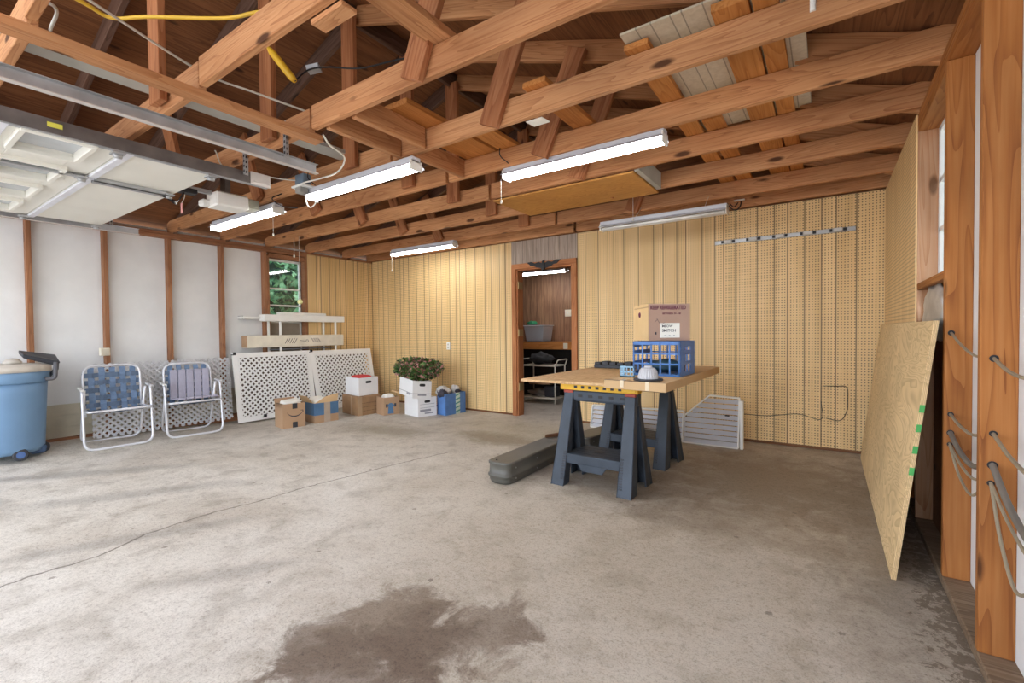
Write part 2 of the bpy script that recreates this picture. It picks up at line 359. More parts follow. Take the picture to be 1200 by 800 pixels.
# concrete
def concrete():
    m, n, l, b = newmat('stained concrete', .62, 0, .3)
    tc = n.new('ShaderNodeTexCoord'); P = tc.outputs['Object']
    def nz(scale, det=6, dist=0, rough=.55):
        q = n.new('ShaderNodeTexNoise'); q.inputs['Scale'].default_value = scale; q.inputs['Detail'].default_value = det; q.inputs['Distortion'].default_value = dist; q.inputs['Roughness'].default_value = rough
        l.new(P, q.inputs['Vector']); return q.outputs['Fac']
    big = nz(.8, 5, .4); med = nz(4.5, 8, .3, .65); fine = nz(130, 5, 0, .7); warp = nz(5, 7, .6, .7); w2 = nz(1.6, 4)
    base = ramp(n, [(.28, (.46, .41, .34)), (.5, (.59, .55, .48)), (.72, (.65, .62, .56))]); l.new(big, base.inputs['Fac'])
    m1 = ramp(n, [(.33, (.62, .59, .55)), (.50, (.97, .96, .95)), (.72, (1.1, 1.1, 1.1))]); l.new(med, m1.inputs['Fac'])
    c = mixc(n, l, .8, base.outputs['Color'], m1.outputs['Color'], 'MULTIPLY')
    sp = n.new('ShaderNodeSeparateXYZ'); l.new(P, sp.inputs[0]); X, Y = sp.outputs[0], sp.outputs[1]
    def blob(x, y, rx, ry, col, k, edge=.35, wa=1.2, ang=0):
        nonlocal c
        dx = math_(n, l, 'SUBTRACT', X, x); dy = math_(n, l, 'SUBTRACT', Y, y); ca, sa = math.cos(ang), math.sin(ang)
        u = math_(n, l, 'MULTIPLY', math_(n, l, 'ADD', math_(n, l, 'MULTIPLY', dx, ca), math_(n, l, 'MULTIPLY', dy, sa)), 1/rx)
        v = math_(n, l, 'MULTIPLY', math_(n, l, 'SUBTRACT', math_(n, l, 'MULTIPLY', dy, ca), math_(n, l, 'MULTIPLY', dx, sa)), 1/ry)
        d = math_(n, l, 'SQRT', math_(n, l, 'ADD', math_(n, l, 'MULTIPLY', u, u), math_(n, l, 'MULTIPLY', v, v)))
        d = math_(n, l, 'ADD', d, math_(n, l, 'MULTIPLY', math_(n, l, 'SUBTRACT', warp, .5), wa*2))
        q = n.new('ShaderNodeMapRange'); q.inputs['From Min'].default_value = 1-edge; q.inputs['From Max'].default_value = 1+edge; q.inputs['To Min'].default_value = k; q.inputs['To Max'].default_value = 0
        l.new(d, q.inputs['Value']); c = mixc(n, l, q.outputs[0], c, col)
    # warm tone in the middle and right, soft wear
    blob(-.6, 2.6, 1.5, 1.3, (.44, .37, .27), .55, .7, .8)
    blob(-.35, 4.0, .95, 1.0, (.24, .185, .125), .72, .55, 1.1)
    blob(.27, 3.2, .26, 1.4, (.20, .165, .13), .55, .6, 1.2)
    blob(-2.95, 4.05, .55, .22, (.26, .205, .135), .75, .4, .9)
    blob(-2.75, 4.6, .9, .5, (.38, .33, .21), .5, .6, .8)
    blob(-1.35, 3.3, .5, .4, (.20, .16, .12), .55, .5, 1.1)
    blob(-4.3, 3.7, .55, .25, (.27, .225, .155), .6, .5, 1.0)
    blob(-1.75, 1.02, .28, .52, (.115, .082, .062), .0, .3, 1.0)
    # oil stain
    blob(-1.42, 1.22, .24, .27, (.15, .108, .078), .9, .22, 1.7, .4)
    blob(-1.60, 1.02, .17, .17, (.14, .10, .075), .8, .25, 1.8)
    blob(-1.12, 1.38, .20, .20, (.16, .115, .085), .75, .25, 1.9)
    blob(-.98, 1.47, .07, .08, (.16, .115, .085), .7, .3, 1.9)
    blob(-1.32, 1.22, .50, .36, (.33, .27, .20), .5, .5, 1.2)
    blob(-1.25, 1.22, .2, .2, (.15, .108, .078), .8, .3, 1.6)
    blob(-1.35, .98, .28, .20, (.15, .108, .078), .75, .25, 1.8)
    blob(-5.2, 1.15, .75, .10, (.24, .225, .20), .5, .5, 1.0, .9)
    blob(-4.2, 1.2, .7, .10, (.27, .25, .22), .45, .5, 1.0, 1.0)
    blob(-3.3, .9, .6, .07, (.28, .255, .225), .5, .5, 1.0, 1.1)
    blob(-2.4, 1.05, .3, .06, (.30, .27, .235), .5, .5, 1.0, 1.0)
    grit = nz(38, 8, .2, .8)
    for src, k in ((fine, .7), (grit, .75)):
        m2 = ramp(n, [(.36, (.60, .575, .55)), (.48, (.98, .98, .98)), (.7, (1.1, 1.1, 1.1))]); l.new(src, m2.inputs['Fac'])
        c = mixc(n, l, k, c, m2.outputs['Color'], 'MULTIPLY')
    # small specks
    v = n.new('ShaderNodeTexVoronoi'); v.inputs['Scale'].default_value = 7; l.new(P, v.inputs['Vector'])
    sc = n.new('ShaderNodeSeparateColor'); l.new(v.outputs['Color'], sc.inputs[0])
    k = math_(n, l, 'MULTIPLY', math_(n, l, 'LESS_THAN', math_(n, l, 'ADD', v.outputs['Distance'], math_(n, l, 'MULTIPLY', fine, .2)), .20), math_(n, l, 'GREATER_THAN', sc.outputs[1], .70))
    c = mixc(n, l, math_(n, l, 'MULTIPLY', k, .55), c, (.13, .10, .075))
    # dirt by the right wall
    mr = n.new('ShaderNodeMapRange'); mr.inputs['From Min'].default_value = -.15; mr.inputs['From Max'].default_value = .4; l.new(X, mr.inputs['Value'])
    n5 = nz(22, 8, .4, .75); thr = math_(n, l, 'GREATER_THAN', math_(n, l, 'MULTIPLY', n5, mr.outputs[0]), .46)
    c = mixc(n, l, math_(n, l, 'MULTIPLY', thr, .7), c, (.12, .09, .06))
    # crack, x as a curve of y
    fc = n.new('ShaderNodeFloatCurve'); cu = fc.mapping.curves[0]
    pts = [(0, .30), (.09, .34), (.17, .32), (.24, .44), (.37, .52), (.44, .47), (.52, .455), (.66, .43), (.8, .36), (.95, .28), (1, .25)]
    # y from 0 to 3.6, x = -3.55 + 1.0*t
    pts = [(y/3.6, (x+3.8)/1.6) for y, x in [(0, -3.05), (.3, -3.15), (.5, -3.19), (.75, -3.17), (1.0, -3.29), (1.37, -3.32), (1.6, -3.27), (1.95, -3.27), (2.27, -3.22), (2.7, -3.17), (3.19, -3.075), (3.6, -2.95)]]
    while len(cu.points) < len(pts): cu.points.new(.5, .5)
    for q, (a, bb) in zip(cu.points, pts): q.location = (a, bb); q.handle_type = 'VECTOR'
    fc.mapping.update(); l.new(math_(n, l, 'MULTIPLY', Y, 1/3.6), fc.inputs['Value'])
    cx = math_(n, l, 'MULTIPLY_ADD', fc.outputs[0], 1.6, -3.8)
    cx = math_(n, l, 'ADD', cx, math_(n, l, 'MULTIPLY', math_(n, l, 'SUBTRACT', nz(16, 5), .5), .05))
    dist = math_(n, l, 'ABSOLUTE', math_(n, l, 'SUBTRACT', X, cx))
    q = n.new('ShaderNodeMapRange'); q.inputs['From Min'].default_value = .003; q.inputs['From Max'].default_value = .011; q.inputs['To Min'].default_value = .85; q.inputs['To Max'].default_value = 0; l.new(dist, q.inputs['Value'])
    inr = math_(n, l, 'MULTIPLY', math_(n, l, 'LESS_THAN', Y, 3.35), math_(n, l, 'GREATER_THAN', Y, 0.0))
    c = mixc(n, l, math_(n, l, 'MULTIPLY', q.outputs[0], inr), c, (.13, .11, .085))
    l.new(c, b.inputs['Base Color'])
    bp = n.new('ShaderNodeBump'); bp.inputs['Strength'].default_value = .35; bp.inputs['Distance'].default_value = .004; l.new(math_(n, l, 'ADD', fine, math_(n, l, 'MULTIPLY', med, 1.5)), bp.inputs['Height']); l.new(bp.outputs['Normal'], b.inputs['Normal'])
    rr = ramp(n, [(.3, (.5, .5, .5)), (.7, (.75, .75, .75))]); l.new(med, rr.inputs['Fac']); l.new(rr.outputs['Color'], b.inputs['Roughness'])
    return m
CONC = concrete()

# ------------------------------------------------------------------ the room
XL, XR, YB, ZJ = -6.57, .43, 5.31, 2.41
def sm(t): t = max(0, min(1, t)); return t*t*(3-2*t)
def fz(x, y): return .08*sm((-5.7-x)/.9)*sm((3.3-y)/2.0)

m = M(); nx, ny = 66, 86
xs = [-9 + 11*i/nx for i in range(nx+1)]; ys = [-5 + 13*j/ny for j in range(ny+1)]
g = [[m.bm.verts.new((x, y, fz(x, y))) for y in ys] for x in xs]
for i in range(nx):
    for j in range(ny): m._f([g[i][j], g[i+1][j], g[i+1][j+1], g[i][j+1]], True)
tag(m.build('floor', CONC, keep=True), kind='structure')

def beam(name, a, b, w, h, mat, parent=None, up=(0, 0, 1), bevel=.003):
    """board from a to b (centre line); its own x axis runs along the grain"""
    a, b = Vector(a), Vector(b); d = b-a; L = d.length; x = d.normalized(); upv = Vector(up)
    y = upv.cross(x)
    if y.length < 1e-4: y = Vector((0, 1, 0)).cross(x)
    y.normalize(); z = x.cross(y)
    wm = Matrix(((x.x, y.x, z.x, a.x), (x.y, y.y, z.y, a.y), (x.z, y.z, z.z, a.z), (0, 0, 0, 1)))
    q = M(); q.box(0, L, -w/2, w/2, -h/2, h/2)
    return q.build(name, mat, parent, bevel=bevel, wm=wm)

# left wall
wl_ = empty('wall_left', (-6.66, 2, 0), kind='structure')
WY0, WY1, WZ0, WZ1 = 3.50, 4.04, .70, 2.26
m = M()
for y0, y1, z0, z1 in ((-1, WY0, .42, 2.45), (WY1, 5.4, .42, 2.45), (WY0, WY1, .42, WZ0), (WY0, WY1, WZ1, 2.45)): m.box(-6.72, -6.665, y0, y1, z0, z1)
m.build('sheathing', WHITEWALL, wl_)
m = M()
for k in range(3): m.hexa([(-6.70, -1, .09+.12*k), (-6.645, -1, .09+.12*k), (-6.645, 5.3, .09+.12*k), (-6.70, 5.3, .09+.12*k)], [(-6.70, -1, .205+.12*k), (-6.66, -1, .205+.12*k), (-6.66, 5.3, .205+.12*k), (-6.70, 5.3, .205+.12*k)])
m.build('lap_board', plain('beige lap board', (.55, .50, .38), .6), wl_)
beam('sole_plate', (-6.62, -1, .05), (-6.62, 5.3, .05), .09, .10, W_LSTUD, wl_)
for y in (-.14, .47, 1.10, 1.695, 2.295, 2.885, 3.45, 4.085, 4.69, 5.25): beam('stud', (-6.618, y, .08), (-6.618, y, 2.335), .04, .09, W_LSTUD, wl_, up=(1, 0, 0))
beam('top_plate', (-6.62, -1, 2.352), (-6.62, 5.3, 2.352), .09, .036, W_LSTUD, wl_)
beam('top_plate', (-6.62, -1, 2.391), (-6.62, 5.3, 2.391), .09, .036, W_LSTUD, wl_)
m = M(); m.box(-6.572, -6.565, 4.085, 5.305, .02, 2.375); m.build('pegboard_panel', P_SIDE, wl_, wm=None)
for o in (wl_.children[-1],): pass

# window_1 in the left wall
w1 = empty('window_1', (-6.66, 3.77, WZ0), kind='structure')
m = M()
m.box(-6.72, -6.57, WY0-.03, WY0, WZ0-.03, WZ1+.03); m.box(-6.72, -6.57, WY1, WY1+.03, WZ0-.03, WZ1+.03); m.box(-6.72, -6.57, WY0, WY1, WZ1, WZ1+.06); m.box(-6.72, -6.57, WY0, WY1, WZ0-.04, WZ0)
m.build('window_frame', W_LSTUD, w1)
m = M()
m.box(-6.71, -6.68, WY0, WY0+.025, WZ0, WZ1); m.box(-6.71, -6.68, WY1-.025, WY1, WZ0, WZ1); m.box(-6.71, -6.68, WY0, WY1, WZ1-.03, WZ1)
for z in (1.83, 1.585, 1.34, 1.10, .86): m.box(-6.71, -6.68, WY0, WY1, z-.012, z+.012)
m.build('sash', WHITE, w1)
m = M(); m.box(-6.70, -6.697, WY0+.02, WY1-.02, 1.36, WZ1-.02); m.build('pane', GLASS, w1)
m = M(); m.box(-6.70, -6.69, WY0, WY1, WZ0, 1.36); m.build('lower_panel', plain('grey tan panel', (.34, .29, .23), .8), w1)

# back wall
wb = empty('wall_back', (-3, YB, 0), kind='structure')
DX0, DX1, DZ = -3.545, -2.69, 2.02
m = M(); m.box(-6.57, DX0-.05, YB, YB+.008, .03, 2.40); m.box(DX1+.05, XR-.005, YB, YB+.008, .03, 2.40)
o = m.build('pegboard_panel', P_BACK, wb, wm=Matrix.Identity(4))
m = M(); m.box(DX0-.08, DX1+.07, YB-.001, YB+.006, DZ, 2.40); m.build('plank_panel', P_GREY, wb, wm=Matrix.Identity(4))
m = M(); m.box(-6.7, DX0-.02, YB+.012, YB+.12, 0, 2.41); m.box(DX1+.02, .55, YB+.012, YB+.12, 0, 2.41); m.box(DX0-.02, DX1+.02, YB+.012, YB+.12, DZ+.02, 2.41)
m.build('wall_core', W_GABLE, wb)
m = M(); m.prism([(-6.75, 2.41), (.6, 2.41), (.6, 2.5), (-3.07, 3.82), (-6.75, 2.5)], YB+.03, YB+.07, lambda x, y, z: (x, z, y)); m.build('gable', W_GABLE, wb, wm=Matrix.Identity(4))

# door opening
d1 = empty('door_1', ((DX0+DX1)/2, YB, 0), kind='structure')
beam('jamb', (DX0-.035, YB-.012, 0), (DX0-.035, YB-.012, DZ+.07), .03, .07, W_TRIM, d1, up=(1, 0, 0))
beam('jamb', (DX1+.035, YB-.012, 0), (DX1+.035, YB-.012, DZ+.07), .03, .07, W_TRIM, d1, up=(1, 0, 0))
beam('head_trim', (DX0-.07, YB-.014, DZ+.035), (DX1+.07, YB-.014, DZ+.035), .03, .07, W_TRIM, d1)
beam('jamb_lining', (DX0+.009, YB+.06, 0), (DX0+.009, YB+.06, DZ), .13, .02, W_TRIM, d1, up=(1, 0, 0))
beam('jamb_lining', (DX1-.009, YB+.06, 0), (DX1-.009, YB+.06, DZ), .13, .02, W_TRIM, d1, up=(1, 0, 0))
beam('head_lining', (DX0, YB+.06, DZ-.009), (DX1, YB+.06, DZ-.009), .13, .02, W_TRIM, d1)
# open door leaf swung back into the far room
beam('door_leaf', (DX0+.0, YB+.13, .02+DZ/2-.02), (DX0-.66, YB+.60, .02+DZ/2-.02), .035, DZ-.05, W_TRIM, d1)
for z in (.35, 1.1, 1.75):
    m = M(); m.box(DX0+.02, DX0+.035, YB+.0, YB+.10, z, z+.1); m.build('hinge', plain('brass', (.45, .33, .15), .4, .6) if z == .35 else bpy.data.materials['brass'], d1)

# far room
wf = empty('wall_far', (-3.8, 7.2, 0), kind='structure')
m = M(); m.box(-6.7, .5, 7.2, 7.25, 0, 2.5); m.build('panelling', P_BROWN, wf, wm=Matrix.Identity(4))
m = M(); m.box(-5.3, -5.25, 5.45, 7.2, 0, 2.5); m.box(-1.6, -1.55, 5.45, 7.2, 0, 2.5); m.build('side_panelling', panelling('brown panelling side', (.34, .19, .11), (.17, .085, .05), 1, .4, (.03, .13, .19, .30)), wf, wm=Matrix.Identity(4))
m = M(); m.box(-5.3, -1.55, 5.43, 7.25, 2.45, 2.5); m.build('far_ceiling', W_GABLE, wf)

# right wall
wr = empty('wall_right', (.5, 2.5, 0), kind='structure')
m = M()
RY0, RY1, RZ0, RZ1 = 2.86, 3.58, 1.42, 2.30
for y0, y1, z0, z1 in ((-1, RY0, 0, 2.5), (RY1, 5.4, 0, 2.5), (RY0, RY1, 0, RZ0), (RY0, RY1, RZ1, 2.5)): m.box(.522, .56, y0, y1, z0, z1)
m.build('sheathing', WHITEWALL, wr)
m = M(); m.box(.422, .43, 3.585, 5.305, .35, 2.40); m.build('pegboard_panel', P_RIGHT, wr)
beam('sole_plate', (.476, -1, .02), (.476, 5.3, .02), .096, .04, W_SILL, wr, bevel=.004)
for y in (5.25, 4.62, 4.01, 2.809, 2.219, 1.60, .99, .38): beam('stud', (.476, y, .04), (.476, y, 2.335), .038, .092, W_STUD, wr, up=(1, 0, 0))
beam('jamb_stud', (.476, 3.60, .04), (.476, 3.60, 2.335), .038, .092, JAMB, wr, up=(1, 0, 0))
beam('window_sill', (.476, RY0-.03, RZ0-.02), (.476, RY1, RZ0-.02), .092, .038, W_STUD, wr)
beam('window_header', (.476, RY0-.03, 2.32), (.476, RY1, 2.32), .092, .04, W_STUD, wr)
beam('top_plate', (.476, -1, 2.354), (.476, 5.3, 2.354), .092, .037, W_STUD, wr)
beam('top_plate', (.476, -1, 2.392), (.476, 5.3, 2.392), .092, .036, W_STUD, wr)
m = M(); m.box(.508, .520, 2.83, 3.58, 0.04, RZ0-.04); m.build('dark_backing', W_GABLE, wr)
w2 = empty('window_2', (.54, 3.22, RZ0), kind='structure')
m = M(); m.box(.525, .55, RY0, RY0+.02, RZ0, RZ1); m.box(.525, .55, RY1-.02, RY1, RZ0, RZ1); m.box(.525, .55, RY0, RY1, RZ0, RZ0+.02); m.box(.525, .55, RY0, RY1, RZ1-.02, RZ1)
for z in (1.72, 2.0): m.box(.525, .55, RY0, RY1, z-.012, z+.012)
m.build('window_frame', WHITE, w2)
m = M(); m.box(.54, .543, RY0+.02, RY1-.02, RZ0+.02, RZ1-.02); m.build('pane', GLASS, w2)

# roof
RX, SL = -3.07, .335
def rz(x): return 2.545 + .335*(-x) if x > RX else 2.545 + .335*(x - 2*RX)   # underside of the rafters
ce = empty('ceiling', (RX, 2, 3.5), kind='structure')
for sgn, nm in ((1, 'roof_deck'), (-1, 'roof_deck')):
    x0, x1 = (RX, .75) if sgn > 0 else (-6.9, RX); t = .148
    m = M(); n_ = 4
    za, zb = rz(x0)+t, rz(x1)+t
    m.hexa([(x0, -1.2, za), (x1, -1.2, zb), (x1, 5.6, zb), (x0, 5.6, za)], [(x0, -1.2, za+.02), (x1, -1.2, zb+.02), (x1, 5.6, zb+.02), (x0, 5.6, za+.02)])
    m.build(nm, W_DECK, ce, wm=Matrix.Identity(4))
beam('ridge_board', (RX, -1.2, 3.67), (RX, 5.3, 3.67), .038, .19, W_OLD, ce)

JY = [-.12, .48, 1.09, 1.70, 2.335, 2.93, 3.52, 4.145, 4.80, 5.285]
ORD = ['nearest the bottom of the picture and mostly out of view', 'second from the open front', 'third from the open front', 'fourth from the open front', 'fifth from the open front', 'sixth from the open front', 'fourth from the pegboard back wall', 'third from the pegboard back wall', 'second from the pegboard back wall', 'lying against the top of the pegboard back wall']
ORD = ['eighth and last in view from the back wall' if i == 1 else o for i, o in enumerate(ORD)]
words = {1: 'ninth', 2: 'eighth', 3: 'seventh', 4: 'sixth', 5: 'fifth', 6: 'fourth', 7: 'third', 8: 'second', 9: 'first'}
for i, y in enumerate(JY):
    if i == 0: continue
    w = words[i]
    yy = y - .019
    o = beam('ceiling_joist', (-2.60, yy, ZJ+.07), (.52, yy, ZJ+.07), .038, .14, W_JOIST)
    tag(o, 'pine ceiling joist over the right half of the garage, %s from the back wall' % w, 'joist', 'ceiling joists')
    o = beam('ceiling_joist', (-6.665, yy+.012, ZJ+.07), (-2.64, yy+.012, ZJ+.07), .038, .14, W_JOIST)
    tag(o, 'pine ceiling joist over the left half of the garage, %s from the back wall' % w, 'joist', 'ceiling joists')
    # rafters, on the far side of the joist
    yr = y + .022
    a = rz(.5)+.07; bz = rz(RX)+.07
    if i < 9:
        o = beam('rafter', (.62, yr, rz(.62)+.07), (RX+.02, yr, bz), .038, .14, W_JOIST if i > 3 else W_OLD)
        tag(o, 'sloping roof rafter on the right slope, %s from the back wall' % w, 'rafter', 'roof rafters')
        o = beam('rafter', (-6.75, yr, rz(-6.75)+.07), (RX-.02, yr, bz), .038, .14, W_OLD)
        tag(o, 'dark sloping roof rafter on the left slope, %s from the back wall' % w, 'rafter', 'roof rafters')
    # braces nailed to the near face of the joist
    if 2 <= i <= 8:
        yb = y - .06
        o = beam('roof_brace', (-3.05, yb, ZJ+.03), (-3.05, yb, 3.60), .14, .038, W_POST, up=(0, 1, 0))
        o.rotation_euler = o.rotation_euler
        tag(o, 'upright board up to the ridge, on the %s joist from the back' % w, 'brace', 'ridge braces')
    if 3 <= i <= 8:
        tx = -1.42 if i != 5 else -1.40
        o = beam('roof_brace', (-1.71, yb, ZJ+.005), (tx, yb, rz(tx)+.06), .14, .038, W_POST, up=(0, 1, 0))
        tag(o, 'leaning reddish brace to the right slope, on the %s joist from the back' % w, 'brace', 'right roof braces')
        o = beam('roof_brace', (-4.43, yb, ZJ+.02), (-4.72, yb, rz(-4.72)+.06), .14, .038, W_POST, up=(0, 1, 0))
        tag(o, 'leaning brace to the left slope, on the %s joist from the back' % w, 'brace', 'left roof braces')

# stored planks on top of the joists
def plank(name, x0, x1, y0, y1, z, t, mat, label, cat='plank', group=None, rz_=0):
    xc = (x0+x1)/2
    o = beam(name, (xc, y0, z+t/2), (xc, y1, z+t/2), x1-x0, t, mat, bevel=.002); return tag(o, label, cat, group)
zt = ZJ+.143
G = 'planks stored across the joists'
plank('stored_plank', -.845, -.725, 2.25, 5.2, zt, .03, W_PLANK, 'narrow orange plank on the joists left of the ivory panel', group=G)
plank('stored_plank', -.43, -.285, 2.20, 5.2, zt, .036, W_PLANK, 'wide orange plank lying across joists on the ivory panel, left of its pair', group=G)
plank('stored_plank', -.272, -.178, 2.20, 5.2, zt, .036, W_PLANK, 'narrower orange plank lying across joists on the ivory panel, right of its pair', group=G)
m = M(); m.box(-.715, -.43, 2.62, 3.25, zt, zt+.012); m.build('x', IVORYP) if False else m.bm.free()
m = M(); m.box(-.84, -.09, 2.18, 3.55, zt+.04, zt+.05); tag(m.build('ivory_sheet', IVORYP, wm=Matrix.Identity(4)), 'large ivory grooved panel lying on the joists above the planks', 'panel')
plank('stored_plank', -1.45, -1.30, 2.25, 3.2, zt, .03, W_PLANK, 'short orange plank on the joists just above the long lit tube light', group=G)
plank('stored_plank', -2.41, -2.11, 1.98, 2.95, zt, .036, W_PLANK, 'broad reddish plank with grey smear lying across joists, above the left lit tubes', group=G)
plank('stored_plank', -2.08, -1.92, 2.35, 4.2, zt, .03, W_PLANK, 'orange plank beside the broad reddish plank, further right', group=G)
plank('stored_plank', -1.60, -1.47, 1.08, 1.72, zt, .036, W_JOIST, 'short pale pine board bridging the two joists at the top of the picture', group=G)
plank('stored_plank', -.70, -.58, 3.3, 5.2, zt, .03, W_PLANK, 'orange plank between the narrow plank and the wide pair, further back', group=G)
plank('stored_board', -3.24, -3.09, -.6, 3.0, zt, .03, PALEG, 'long pale grey board lying across the joists left of the spine board', 'board')
o = beam('spine_board', (-2.675, -1.0, ZJ-.021), (-2.675, 1.765, ZJ-.021), .09, .04, W_JOIST, bevel=.003); tag(o, 'long pale pine board nailed flat under the joists at upper left, running towards the camera', 'board')
for (x, y0, y1, s) in ((-2.52, 1.72, 2.29, 'nearer of the pair'), (-2.44, 2.355, 2.89, 'farther of the pair'), (-2.27, 1.72, 2.28, 'right of the nearer block')):
    o = beam('blocking', (x, y0, ZJ+.07), (x, y1, ZJ+.07), .038, .14, W_JOIST); tag(o, 'pine blocking board between joists above the left tube light, ' + s, 'blocking', 'blocking boards')
o = beam('scrap_board', (-1.70, 1.125, ZJ-.012), (-1.50, 1.125, ZJ-.012), .07, .02, W_JOIST); tag(o, 'short pine offcut nailed under the second joist end at the top of the picture', 'board')
m = M(); m.box(-2.62, -1.26, 3.54, 4.20, ZJ-.014, ZJ-.001); tag(m.build('ceiling_plywood', plyface('orange plywood', (.62, .31, .08), (.50, .22, .05), 1.2, 'X')), 'orange plywood sheet nailed under the joists behind the long lit tube light', 'plywood sheet')
m = M(); m.box(-1.25, -1.21, 3.54, 4.12, ZJ-.004, ZJ+.13); tag(m.build('end_board', PALEG), 'pale weathered board on edge closing the end of the orange ceiling plywood', 'board')
m = M(); m.hexa([(-1.485, 2.34, ZJ-.006), (-1.375, 2.34, ZJ-.006), (-1.365, 2.42, ZJ-.006), (-1.475, 2.42, ZJ-.006)], [(-1.485, 2.34, ZJ-.002), (-1.375, 2.34, ZJ-.002), (-1.365, 2.42, ZJ-.002), (-1.475, 2.42, ZJ-.002)]); tag(m.build('shim', PAPER), 'small white card shim tacked under a joist above the long lit tube', 'shim')
m = M(); m.tube([(-.055, 2.295, 2.465), (-.055, 2.295, 2.60)], .011, 8); tag(m.build('conduit_stub', WHITE), 'short white pipe stub against the joist at the top edge of the picture', 'pipe')

# ------------------------------------------------------------------ fluorescent lights
def shop_light(name, x0, x1, y, z, lit, label, rise=0, strings=(), wing=.075, L=None, group='shop tube lights'):
    """z is the height of the tubes"""
    t = empty(name, ((x0+x1)/2, y, z), label=label, cat='light fixture', group=group)
    L = x1-x0
    m = M(); m.box(x0, x1, y-.04, y+.04, z+.035, z+.075); m.build('housing', LIGHTW, t, bevel=.004)
    m = M()
    for s in (-1, 1): m.hexa([(x0, y+s*.035, z+.034), (x1, y+s*.035, z+.034), (x1, y+s*wing, z+.008), (x0, y+s*wing, z+.008)], [(x0, y+s*.035, z+.037), (x1, y+s*.035, z+.037), (x1, y+s*wing, z+.011), (x0, y+s*wing, z+.011)])
    m.build('reflector', LIGHTW, t)
    for s in (-1, 1):
        m = M(); m.tube([(x0+.02, y+s*.028, z), (x1-.02, y+s*.028, z)], .0135, 10); m.build('tube', TUBEM if lit else TUBEOFF, t)
    for x in (x0, x1-.012):
        m = M(); m.box(x, x+.012, y-.055, y+.055, z-.018, z+.05); m.build('end_cap', WHITE, t, bevel=.003)
    for sx, zb, zt_ in strings:
        m = M(); m.tube([(sx, y-.05, zb), (sx, y-.05, zt_)], .0022, 6); m.tube([(sx, y-.05, zb-.025), (sx, y-.05, zb)], .007, 8); m.build('pull_cord', CORDW, t)
    return t
LIGHTW = plain('white light housing', (.55, .56, .60), .4, var=.03)
shop_light('tube_light', -2.06, -.84, 2.95, 2.345, True, 'longest-looking lit tube light in the middle of the ceiling, above the table', strings=((-2.07, 2.17, 2.33),))
shop_light('tube_light', -3.52, -2.30, 2.24, 2.275, True, 'lit tube light with a looped white cord at its left end, left of the middle')
shop_light('tube_light', -5.30, -4.08, 2.27, 2.265, True, 'lit tube light beside the garage opener, at upper left', strings=((-4.085, 2.06, 2.25),))
shop_light('tube_light', -5.32, -4.10, 4.68, 2.315, True, 'small-looking lit tube light by the far left corner above the plant', strings=((-5.29, 2.09, 2.29),))
LE = shop_light('tube_light', -1.97, -.75, 4.57, 2.225, False, 'unlit tube light hanging in front of the back pegboard', strings=((-1.61, 2.28, 2.62),), wing=.09)
shop_light('tube_light', -4.33, -3.42, 6.55, 2.12, True, 'lit tube light in the small room seen through the doorway', strings=((-4.0, 2.2, 2.42),), wing=.11)
for x in (-1.61, -.95):
    m = M(); m.tube([(x, 4.57, 2.295), (x, 4.775, 2.45)], .0025, 6); m.build('hanger_wire', CORDW, LE)
m = M(); P = catmull([(-3.50, 2.17, 2.27), (-3.47, 2.17, 2.20), (-3.42, 2.17, 2.175), (-3.36, 2.17, 2.20), (-3.34, 2.17, 2.27)]); m.tube(P, .005, 6)
tag(m.build('cord_loop', CORDW), 'white cord loop hanging under the left end of the lit tube light', 'cord')
m = M(); m.tube(catmull([(-2.60, 1.74, 2.40), (-2.62, 1.80, 2.36), (-2.68, 1.95, 2.34), (-2.86, 2.02, 2.30), (-3.20, 2.10, 2.34), (-3.44, 2.12, 2.36), (-3.47, 2.16, 2.36)]), .006, 6)
tag(m.build('hanging_cord', CORDW), 'white cord hanging from the end of the spine board towards the tube light', 'cord')

# junction box
t = empty('junction_box', (-3.52, 2.16, 2.35), label='blue grey electrical box with white cover under a joist, by the lit tube light', cat='electrical box')
m = M(); m.box(-3.58, -3.46, 2.13, 2.20, 2.36, 2.45); m.build('box', plain('blue grey box', (.16, .22, .28), .4), t, bevel=.006)
m = M(); m.box(-3.60, -3.44, 2.11, 2.22, 2.345, 2.36); m.build('cover', WHITE, t, bevel=.003)
m = M(); m.box(-3.565, -3.485, 2.12, 2.19, 2.30, 2.345); m.build('socket', plain('grey socket', (.28, .27, .25), .5), t, bevel=.006)

# pull cords with ball
def pull(x, y, z0, z1, label, ball=None):
    t = empty('pull_cord', (x, y, z0), label=label, cat='pull cord', group='long pull cords near the window')
    m = M(); m.tube([(x, y, z0), (x, y, z1)], .003, 6); m.build('cord', CORDW, t)
    m = M()
    if ball: m.lathe([(.001, -ball), (ball*.7, -ball*.7), (ball, 0), (ball*.7, ball*.7), (.001, ball)], (x, y, z0), 14)
    else: m.lathe([(.004, -.03), (.012, -.02), (.012, .0), (.004, .015)], (x, y, z0), 10)
    m.build('pull_knob', plain('pale yellow ball', (.75, .74, .35), .4) if ball else CORDW, t)
pull(-5.886, 3.475, 2.213, 2.45, 'shorter white pull cord with small knob in front of the window top')
pull(-5.767, 3.475, 1.589, 2.45, 'longer white pull cord ending in a pale yellow ball before the window', .036)

